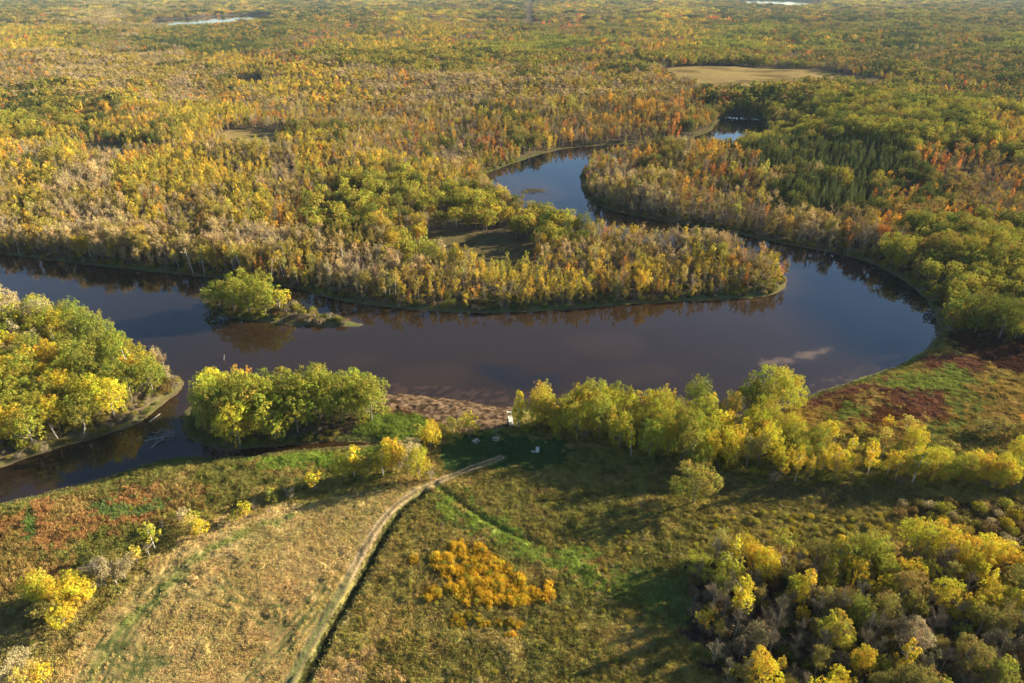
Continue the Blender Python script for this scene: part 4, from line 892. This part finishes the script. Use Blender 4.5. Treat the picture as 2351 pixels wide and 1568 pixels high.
under(GROVE_L, 3.6, .5, .4, .9, [GRN * .7, OLIV * .7, TWG * .6]); under(CLUMP, 3.6, .5, .4, 1.1, [GRN * .7, OLIV * .7, YGR * .7]); under(ROW, 3.2, .6, .5, 1.2, [GRN * .7, OLIV * .8, YGR * .8, TWG * .7])
under(poly([(-200, 1170), (0, 1165), (260, 1105), (480, 1120), (620, 1070), (900, 1060), (700, 1140), (480, 1190), (330, 1290), (60, 1340), (-200, 1420)]), 1.7, .35, .15, .32, [RST, RST * .8, OLIV, GRN, YGR * .7])
under(poly([(1800, 970), (2000, 900), (2200, 860), (2450, 860), (2500, 1060), (2200, 1070), (1980, 1040), (1850, 1010)]), 2.4, .25, .12, .25, [OLIV, RST * .6, TANC * .6])
under(poly([(-300, 1900), (-100, 1440), (150, 1400), (220, 1460), (140, 1640), (120, 1900)]), 2.2, .4, .2, .4, [OLIV, GRN, TANC * .8, YGR * .7])
under(poly([(280, 1320), (480, 1220), (620, 1170), (780, 1145), (960, 1112), (990, 1125), (800, 1165), (640, 1180), (500, 1240), (380, 1310), (300, 1370)]), 1.7, .35, .1, .3, [TANC * .7, TANC * .9, RST * .8, OLIV])
under(poly([(-250, 985), (-60, 985), (100, 960), (240, 930), (330, 890), (372, 862), (400, 880), (350, 950), (290, 984), (240, 1002), (150, 1026), (60, 1056), (-60, 1090), (-250, 1130)]), 2.3, .75, .35, .95, [GRN * .7, OLIV * .7, TWG * .7, YGR * .6], .4)
under(poly([(416, 960), (425, 940), (460, 1000), (540, 1020), (700, 1000), (800, 985), (760, 1015), (620, 1030), (520, 1042), (440, 1016)]), 2.2, .75, .35, 1.0, [GRN * .7, OLIV * .7, YGR * .6], .4)
bx = rng.uniform(-430, 430, 90000); by = rng.uniform(190, 520, 90000); bsd = water_sd(bx, by, 20); m = (bsd > 1.2) & (bsd < 15) & ~inside(NEAR, bx, by) & (rng.random(90000) < np.where(bsd < 6, .85, .35))
for M in MEADOWS: m &= ~inside(M, bx, by)
m &= linedist(BAR, bx, by, 12, True) > 4
sx, sy, _ = P(bx, by); m &= (sx > -150) & (sx < 2500)
for x, y in zip(bx[m], by[m]): ux.append(x); uy.append(y); us.append(rng.uniform(.35, 1.1)); ut.append([GRN * .7, OLIV * .8, TWG * .8, RST * .7, YGR * .7][rng.integers(0, 5)] * rng.uniform(.7, 1.2))
ux, uy, us = np.array(ux), np.array(uy), np.array(us); n = len(ux); zz = height(ux, uy) - .1
scatter('undergrowth', src_bush, np.stack([ux, uy, zz], 1), rng.integers(0, 3, n), np.stack([us * 1.1, us * 1.1, us], 1), np.stack([np.zeros(n), np.zeros(n), rng.uniform(0, 6.28, n)], 1), np.array(ut), 'low weeds and brush in the meadow, under the trees and along the banks', 'undergrowth')
print('undergrowth', n)
# the brush thicket on the right: shrubs one could count
a, b = pts_in(BRUSH, 3.5, .38); k = 0
order = sorted(range(len(a)), key=lambda i: -P(a[i], b[i])[1]); order = [i for i in order if 0 < P(a[i], b[i])[0] < 2400][:150]
nr = max(1, round(math.sqrt(len(order) / 3)))
for r in range(nr):
    seg = sorted(order[round(r * len(order) / nr):round((r + 1) * len(order) / nr)], key=lambda i: P(a[i], b[i])[0])
    for n_, i in enumerate(seg):
        t = [OLIV, YEL * .5, OLIV * .8, TANC * .8, YGR * .7, RST * .7][rng.integers(0, 6)] * rng.uniform(.8, 1.15); s = rng.uniform(.7, 1.35); tm, cm = BM[rng.integers(0, 3)]
        root = new_empty('shrub', (a[i], b[i], float(height(np.array([a[i]]), np.array([b[i]]))[0]) - .05), rng.uniform(0, 6.28), (s, s, s))
        tag(root, '%s shrub in thicket above the lower right wood, row %s, %s from left' % (cname(t), ordw(r + 1), ordw(n_ + 1)), 'shrub', 'shrubs of the thicket above the lower right wood')
        for nm, me in (('stem', tm), ('crown', cm)):
            c = bpy.data.objects.new(nm, me); col.objects.link(c); c.parent = root
            if nm == 'crown': c['tint'] = tuple(float(v) for v in t)

# ------------------------------------------------------------------ grass
TFT = [tuft(801), tuft(802, 50, .75), tuft(803, 40, .6, .5)]
src_grass = source_collection('grass', [('t', g.mesh('grass_source', [M_GRASS])) for g in TFT])
LAND = poly([(-400, 1120), (0, 1150), (300, 1070), (440, 1045), (700, 1010), (900, 930), (1160, 960), (1180, 990), (1640, 1010), (1750, 970), (1870, 900), (2140, 805), (2160, 770), (2500, 780), (3000, 1000), (3400, 1760), (-900, 1760)])
a, b = pts_in(LAND, .78)
sx, sy, _ = P(a, b); m = (sx > -90) & (sx < 2450) & (sy < 1640)
sd = water_sd(a, b, 10); m &= (sd > .7) & (linedist(TRACK, a, b, 4) > 1.25) & ~inside(ZONES[12][0], a, b) & ~inside(GROVE_L, a, b)
a, b = a[m], b[m]; sdd = sd[m]; C = cover(a, b, sdd)
hh = np.full(len(a), .85); hh[inside(ZONES[2][0], a, b)] = .48; hh[inside(ZONES[6][0], a, b)] = 1.25; hh[inside(ZONES[7][0], a, b)] = 1.2; hh[b > 185] = 1.2; hh[inside(ZONES[15][0], a, b)] = .4
hh *= rng.uniform(.6, 1.3, len(a)) * np.where(inside(ZONES[2][0], a, b), .7 + .6 * fbm(a / 2.6, b / 2.6, 150, 2), .3 + 1.4 * fbm(a / 2.6, b / 2.6, 150, 2)); n = len(a)
hh *= .25 + .75 * sstep(.9, 2.0, linedist(TRACK, a, b, 5))
for rl in RUTS: hh *= .15 + .85 * sstep(.3, .7, np.abs(linedist(rl, a, b, 5) - .8))
C = np.clip(C * 1.45 * rng.uniform(.86, 1.16, n)[:, None] * rng.uniform(.93, 1.07, (n, 3)), .01, .8)
scatter('grass', src_grass, np.stack([a, b, height(a, b)], 1), rng.integers(0, 3, n), np.stack([np.full(n, .95), np.full(n, .95), hh], 1), np.stack([np.zeros(n), np.zeros(n), rng.uniform(0, 6.28, n)], 1), C, 'tan, green and rust coloured grasses of the meadow, field and marsh', 'grass')
print('grass', n)

# ------------------------------------------------------------------ small objects
import bmesh
def bm_obj(name, build, m, parent=None, bevel=0):
    bm = bmesh.new(); build(bm)
    if bevel: bmesh.ops.bevel(bm, geom=bm.edges[:], offset=bevel, segments=2, affect='EDGES', profile=.5)
    me = bpy.data.meshes.new(name); bm.to_mesh(me); bm.free(); me.materials.append(m)
    o = bpy.data.objects.new(name, me); col.objects.link(o); o.parent = parent; return o
def box(bm, c, s, rx=0, rz=0, ry=0):
    from mathutils import Matrix, Euler
    r = bmesh.ops.create_cube(bm, size=1); M = Matrix.Translation(c) @ Euler((rx, ry, rz)).to_matrix().to_4x4() @ Matrix.Diagonal((*s, 1)); bmesh.ops.transform(bm, matrix=M, verts=r['verts'])
def hz(x, y): return float(height(np.array([float(x)]), np.array([float(y)]))[0])

# dock: planked gangway from the bank out over the mud
x0, y0 = G(1175, 987); x1, y1 = G(1168, 944, 1.0); L = math.hypot(x1 - x0, y1 - y0); ang = math.atan2(y1 - y0, x1 - x0)
z0 = hz(x0, y0) + .12; z1 = 1.15; dk = new_empty('dock', (x0, y0, z0), ang); tag(dk, 'pale weathered plank dock reaching from the bank over the brown mud', 'dock')
dz = (z1 - z0) / L
def plank(bm):
    n = int(L / .3)
    for i in range(n): 
        if i % 3 != 1 or True: box(bm, (i * .3 + .15, random.uniform(-.03, .03), (i * .3 + .15) * dz), (.27, 1.35, .05), 0, random.uniform(-.02, .02), -math.atan(dz))
bm_obj('deck', plank, M_WOOD, dk)
def worn(bm):
    for c, l in ((.40, .9), (.58, 1.2), (.72, .5), (.22, .5), (.84, .6)): box(bm, (L * c, .25 * (-1) ** int(c * 10), L * c * dz + .05), (l, .55, .03), 0, .1, -math.atan(dz))
bm_obj('worn_plank', worn, M_WOODD, dk)
for sgn in (-1, 1): bm_obj('beam', lambda bm: box(bm, (L / 2, sgn * .6, L / 2 * dz - .12), (L, .1, .18), 0, 0, -math.atan(dz)), M_WOODD, dk)
for t in (.25, .6, .97):
    for sgn in (-1, 1): bm_obj('post', lambda bm: box(bm, (L * t, sgn * .72, L * t * dz - .55), (.13, .13, 1.5)), M_WOODD, dk)

def picnic(sx, sy, rz, lab):
    x, y = G(sx, sy); t = new_empty('picnic_table', (x, y, hz(x, y) - .02), rz, (1, 1, 1)); tag(t, lab, 'picnic table', 'picnic tables on the shaded grass')
    def top(bm):
        for i in range(5): box(bm, (0, -.32 + i * .16, .75), (1.95, .145, .045))
    bm_obj('table_top', top, M_WOODD, t, 0)
    for s in (-1, 1):
        def seat(bm):
            for i in range(2): box(bm, (0, s * (.66 + i * .15), .45), (1.95, .135, .045))
        bm_obj('bench_seat', seat, M_WOODD, t)
    for s in (-1, 1):
        def fr(bm):
            box(bm, (s * .7, -.42, .37), (.05, .1, .86), R(28)); box(bm, (s * .7, .42, .37), (.05, .1, .86), R(-28)); box(bm, (s * .74, 0, .40), (.05, 1.6, .09)); box(bm, (s * .74, 0, .70), (.05, .74, .09))
        bm_obj('leg_frame', fr, M_WOODD, t)
    def br(bm): box(bm, (.35, 0, .55), (.8, .05, .08), 0, 0, R(25)); box(bm, (-.35, 0, .55), (.8, .05, .08), 0, 0, R(-25))
    bm_obj('brace', br, M_WOODD, t)
picnic(1093, 1025, R(52), 'grey picnic table nearer the yellow trees, turned at an angle')
picnic(1139, 1020, R(4), 'grey picnic table standing square-on between the other table and the dock')
# fire grill on the grass behind the tables
x, y = G(1139.5, 1008); t = new_empty('grill', (x, y, hz(x, y)), .3); tag(t, 'dark metal fire grill on a post behind the two picnic tables', 'grill')
bm_obj('post', lambda bm: box(bm, (0, 0, .4), (.1, .1, .95)), M_METAL, t)
def firebox(bm): box(bm, (0, 0, .85), (.75, .6, .04)); box(bm, (-.36, 0, 1.0), (.04, .6, .3)); box(bm, (.36, 0, 1.0), (.04, .6, .3)); box(bm, (0, .29, 1.0), (.75, .04, .3))
bm_obj('firebox', firebox, M_METAL, t)
def grate(bm):
    for i in range(9): box(bm, (-.32 + i * .08, 0, 1.06), (.02, .56, .02))
bm_obj('grate', grate, M_METAL, t)
# white upright tank and slab
x, y = G(1233.8, 1046); t = new_empty('tank', (x, y, hz(x, y) - .02)); tag(t, 'white round-topped upright tank standing alone on the shaded grass', 'tank')
def lathe(prof, n=24):
    def f(bm):
        rings = [[bm.verts.new((r * math.cos(k * 2 * math.pi / n), r * math.sin(k * 2 * math.pi / n), z)) for k in range(n)] for r, z in prof]
        for a_, b_ in zip(rings, rings[1:]):
            for k in range(n): bm.faces.new((a_[k], a_[(k + 1) % n], b_[(k + 1) % n], b_[k]))
        bm.faces.new(rings[-1]); bm.faces.new(rings[0][::-1])
    return f
bm_obj('tank_body', lathe([(.50, 0), (.52, .06), (.52, .5), (.54, .53), (.52, .56), (.52, 1.05), (.54, 1.08), (.52, 1.11), (.52, 1.35), (.47, 1.52), (.36, 1.64), (.2, 1.70)]), M_WHITE, t)
bm_obj('lid', lathe([(.17, 1.69), (.18, 1.70), (.18, 1.77), (.12, 1.80)]), M_METAL, t)
x, y = G(1227.5, 1046.5); o = bm_obj('concrete_slab', lambda bm: (box(bm, (0, 0, .10), (1.3, .55, .16)), box(bm, (0, 0, .26), (.9, .38, .18))), M_CONC, None, .02)
o.location = (x - .4, y, hz(x, y)); o.rotation_euler = (0, 0, -.35); tag(o, 'low pale stepped slab beside the white tank', 'slab')
# small white house far off in the forest
x, y = G(380, 106); t = new_empty('cabin', (x, y, hz(x, y)), .2); tag(t, 'tiny white gabled cabin in a gap of the far left forest', 'cabin')
bm_obj('wall', lambda bm: box(bm, (0, 0, 2.0), (8, 6, 4)), M_WHITE, t)
def roof(bm):
    v = [bm.verts.new(p) for p in [(-4.4, -3.4, 3.9), (4.4, -3.4, 3.9), (4.4, 0, 6.2), (-4.4, 0, 6.2), (-4.4, 3.4, 3.9), (4.4, 3.4, 3.9)]]
    for f in ((0, 1, 2, 3), (3, 2, 5, 4), (0, 3, 4), (1, 5, 2)): bm.faces.new([v[i] for i in f])
bm_obj('roof', roof, M_ROOF, t)
for xx in (-2.2, 2.2): bm_obj('window', lambda bm: box(bm, (xx, -3.02, 2.2), (1.1, .08, 1.2)), M_METAL, t)
bm_obj('door', lambda bm: box(bm, (0, -3.02, 1.1), (1, .08, 2.1)), M_METAL, t)

# logs, snags, debris
def log(name, a, b, r, lab, cat='log', grp=None, branches=4, za=.1, zb=.1, m=M_DEAD):
    g = Geo(); a = np.array([*G(*a, za), za]); b = np.array([*G(*b, zb), zb]); o0 = a.copy(); p = [a - o0, (a + b) / 2 - o0 + np.array((0, 0, .08)), b - o0]; tube(g, p, [r, r * .75, r * .3], 8)
    d = b - a; L_ = np.linalg.norm(d)
    for i in range(branches):
        t_ = random.uniform(.45, .95); s_ = d * t_; e_ = s_ + np.array((random.uniform(-1, 1), random.uniform(-1, 1), random.uniform(.1, .9))) * L_ * .16 + d * .08; tube(g, [s_, e_], [r * .35, r * .1], 5)
    o = bpy.data.objects.new(name, g.mesh(name, [m], True)); col.objects.link(o); o.location = a; tag(o, lab, cat, grp); return o
log('fallen_log', (343, 969), (368, 950), .24, 'pale fallen log lying in the creek mouth off the left point', branches=1, zb=.5)
log('fallen_log', (330, 1012), (398, 1000), .18, 'grey driftwood log across the dark creek', branches=6, zb=.3)
log('fallen_log', (345, 1030), (400, 985), .16, 'thin branching log slanting over the creek logjam', branches=7, zb=1)
log('fallen_log', (1065, 706), (1078, 722), .12, 'small log sliding off the neck bank into the river', branches=3)
log('fallen_log', (735, 672), (758, 684), .14, 'white log on the bank right of the island tree', branches=2, za=.9, zb=.5)
log('fallen_log', (78, 592), (104, 575), .14, 'pale log leaning on the far left bank', branches=2, za=.2, zb=2)
log('snag', (514, 826), (515, 814), .16, 'stick-like snag rising from the open river below the island', 'snag', branches=3, zb=2.2)
log('snag', (134, 1010), (110, 970), .22, 'pale leaning dead trunk at the front of the left grove', 'snag', branches=5, za=.8, zb=7)
log('snag', (193, 1002), (194, 975), .18, 'upright broken pale stump at the grove edge by the creek', 'snag', branches=3, za=.8, zb=4.5)
for j, (bx_, ty) in enumerate([(45, 545), (120, 500), (135, 545), (165, 510), (250, 545), (330, 545), (420, 545), (445, 590), (455, 550), (560, 600), (590, 565), (605, 590), (790, 590), (40, 520), (210, 560), (500, 580)]):
    H_ = random.uniform(8, 12); base = (bx_, ty + 40); x_, y_ = G(*base); z_ = hz(x_, y_)
    g = Geo(); lx, ly = random.uniform(-1.6, 1.6), random.uniform(-1, 1); tube(g, [(0, 0, -.5), (lx * .4, ly * .4, H_ * .5), (lx, ly, H_)], [.2, .15, .04], 6)
    for i in range(5): t_ = random.uniform(.5, .95); a_ = random.uniform(0, 6.3); tube(g, [(lx * t_, ly * t_, H_ * t_), (lx * t_ + 1.1 * math.cos(a_), ly * t_ + 1.1 * math.sin(a_), H_ * t_ + 1.0)], [.06, .02], 4)
    o = bpy.data.objects.new('birch_snag', g.mesh('birch_snag', [M_BIRCH], True)); col.objects.link(o); o.location = (x_, y_, z_)
    tag(o, 'white dead birch stem in the left bank wood, %s of the white stems from left' % ordw(1 + sorted([45, 120, 135, 165, 250, 330, 420, 445, 455, 560, 590, 605, 790, 40, 210, 500]).index(bx_)), 'snag', 'white dead stems on the far bank')
# branch pile in the creek beside the clump
def pile(sx, sy, n, r, name, lab, m, zc=.2):
    g = Geo(); x_, y_ = G(sx, sy)
    for i in range(n):
        a_ = random.uniform(0, 3.14); L_ = random.uniform(1, 3.5); c_ = np.array((random.gauss(0, r * .5), random.gauss(0, r * .3), random.uniform(.05, .8))); d_ = np.array((math.cos(a_), math.sin(a_), random.uniform(-.15, .3))) * L_ * .5
        tube(g, [c_ - d_, c_ + d_], [.06, .03], 4)
    o = bpy.data.objects.new(name, g.mesh(name, [m])); col.objects.link(o); o.location = (x_, y_, zc); tag(o, lab, 'brush pile')
pile(515, 1040, 90, 5, 'brush_pile', 'tangled dark branches caught at the bank below the tree clump', M_SOIL)
pile(385, 1000, 80, 6, 'brush_pile', 'grey branch jam in the mouth of the creek', M_DEAD, 0)
pile(1225, 439, 120, 9, 'brush_pile', 'long brown debris bar in the blue upper bend', M_SOIL, .1)

# ------------------------------------------------------------------ haze, light, sky
def hb(bm): box(bm, (0, 14000, 68), (180000, 70000, 142))
hzob = bm_obj('haze', hb, bpy.data.materials.new('haze')); m = hzob.data.materials[0]; m.use_nodes = True; m.node_tree.nodes.clear()
out = m.node_tree.nodes.new('ShaderNodeOutputMaterial'); pv = m.node_tree.nodes.new('ShaderNodeVolumePrincipled')
pv.inputs['Color'].default_value = (.58, .78, 1, 1); pv.inputs['Density'].default_value = 0.000026; pv.inputs['Anisotropy'].default_value = 0.0
m.node_tree.links.new(pv.outputs[0], out.inputs['Volume']); tag(hzob, 'pale blue haze over the far forest', None, None, 'stuff')

EL, AZ = 18.0, 20.5   # sun height; direction measured from +X towards +Y
sv_ = (math.cos(R(AZ)) * math.cos(R(EL)), math.sin(R(AZ)) * math.cos(R(EL)), math.sin(R(EL)))
from mathutils import Vector
sl = bpy.data.lights.new('sun', 'SUN'); sl.energy = 5.0; sl.angle = R(.5); sl.color = (1, .85, .61)
so = bpy.data.objects.new('sun', sl); col.objects.link(so); so.rotation_euler = Vector(sv_).to_track_quat('Z', 'Y').to_euler(); so.location = (0, 0, 300)
w = bpy.data.worlds.new('World'); sc.world = w; w.use_nodes = True; nt = w.node_tree
bg = nt.nodes['Background']; sk = nt.nodes.new('ShaderNodeTexSky'); sk.sky_type = 'NISHITA'; sk.sun_disc = False; sk.sun_elevation = R(EL); sk.sun_rotation = R(90 - AZ); sk.altitude = 120; sk.ozone_density = 3.0; sk.dust_density = .4
nt.links.new(sk.outputs[0], bg.inputs['Color']); bg.inputs['Strength'].default_value = .05
sc.view_settings.view_transform = 'Standard'; sc.view_settings.look = 'None'; sc.view_settings.exposure = 2.05; sc.view_settings.gamma = 1
sc.render.engine = 'CYCLES'; sc.cycles.max_bounces = 5; sc.cycles.transparent_max_bounces = 4; sc.cycles.volume_bounces = 0
sc.cycles.use_denoising = True
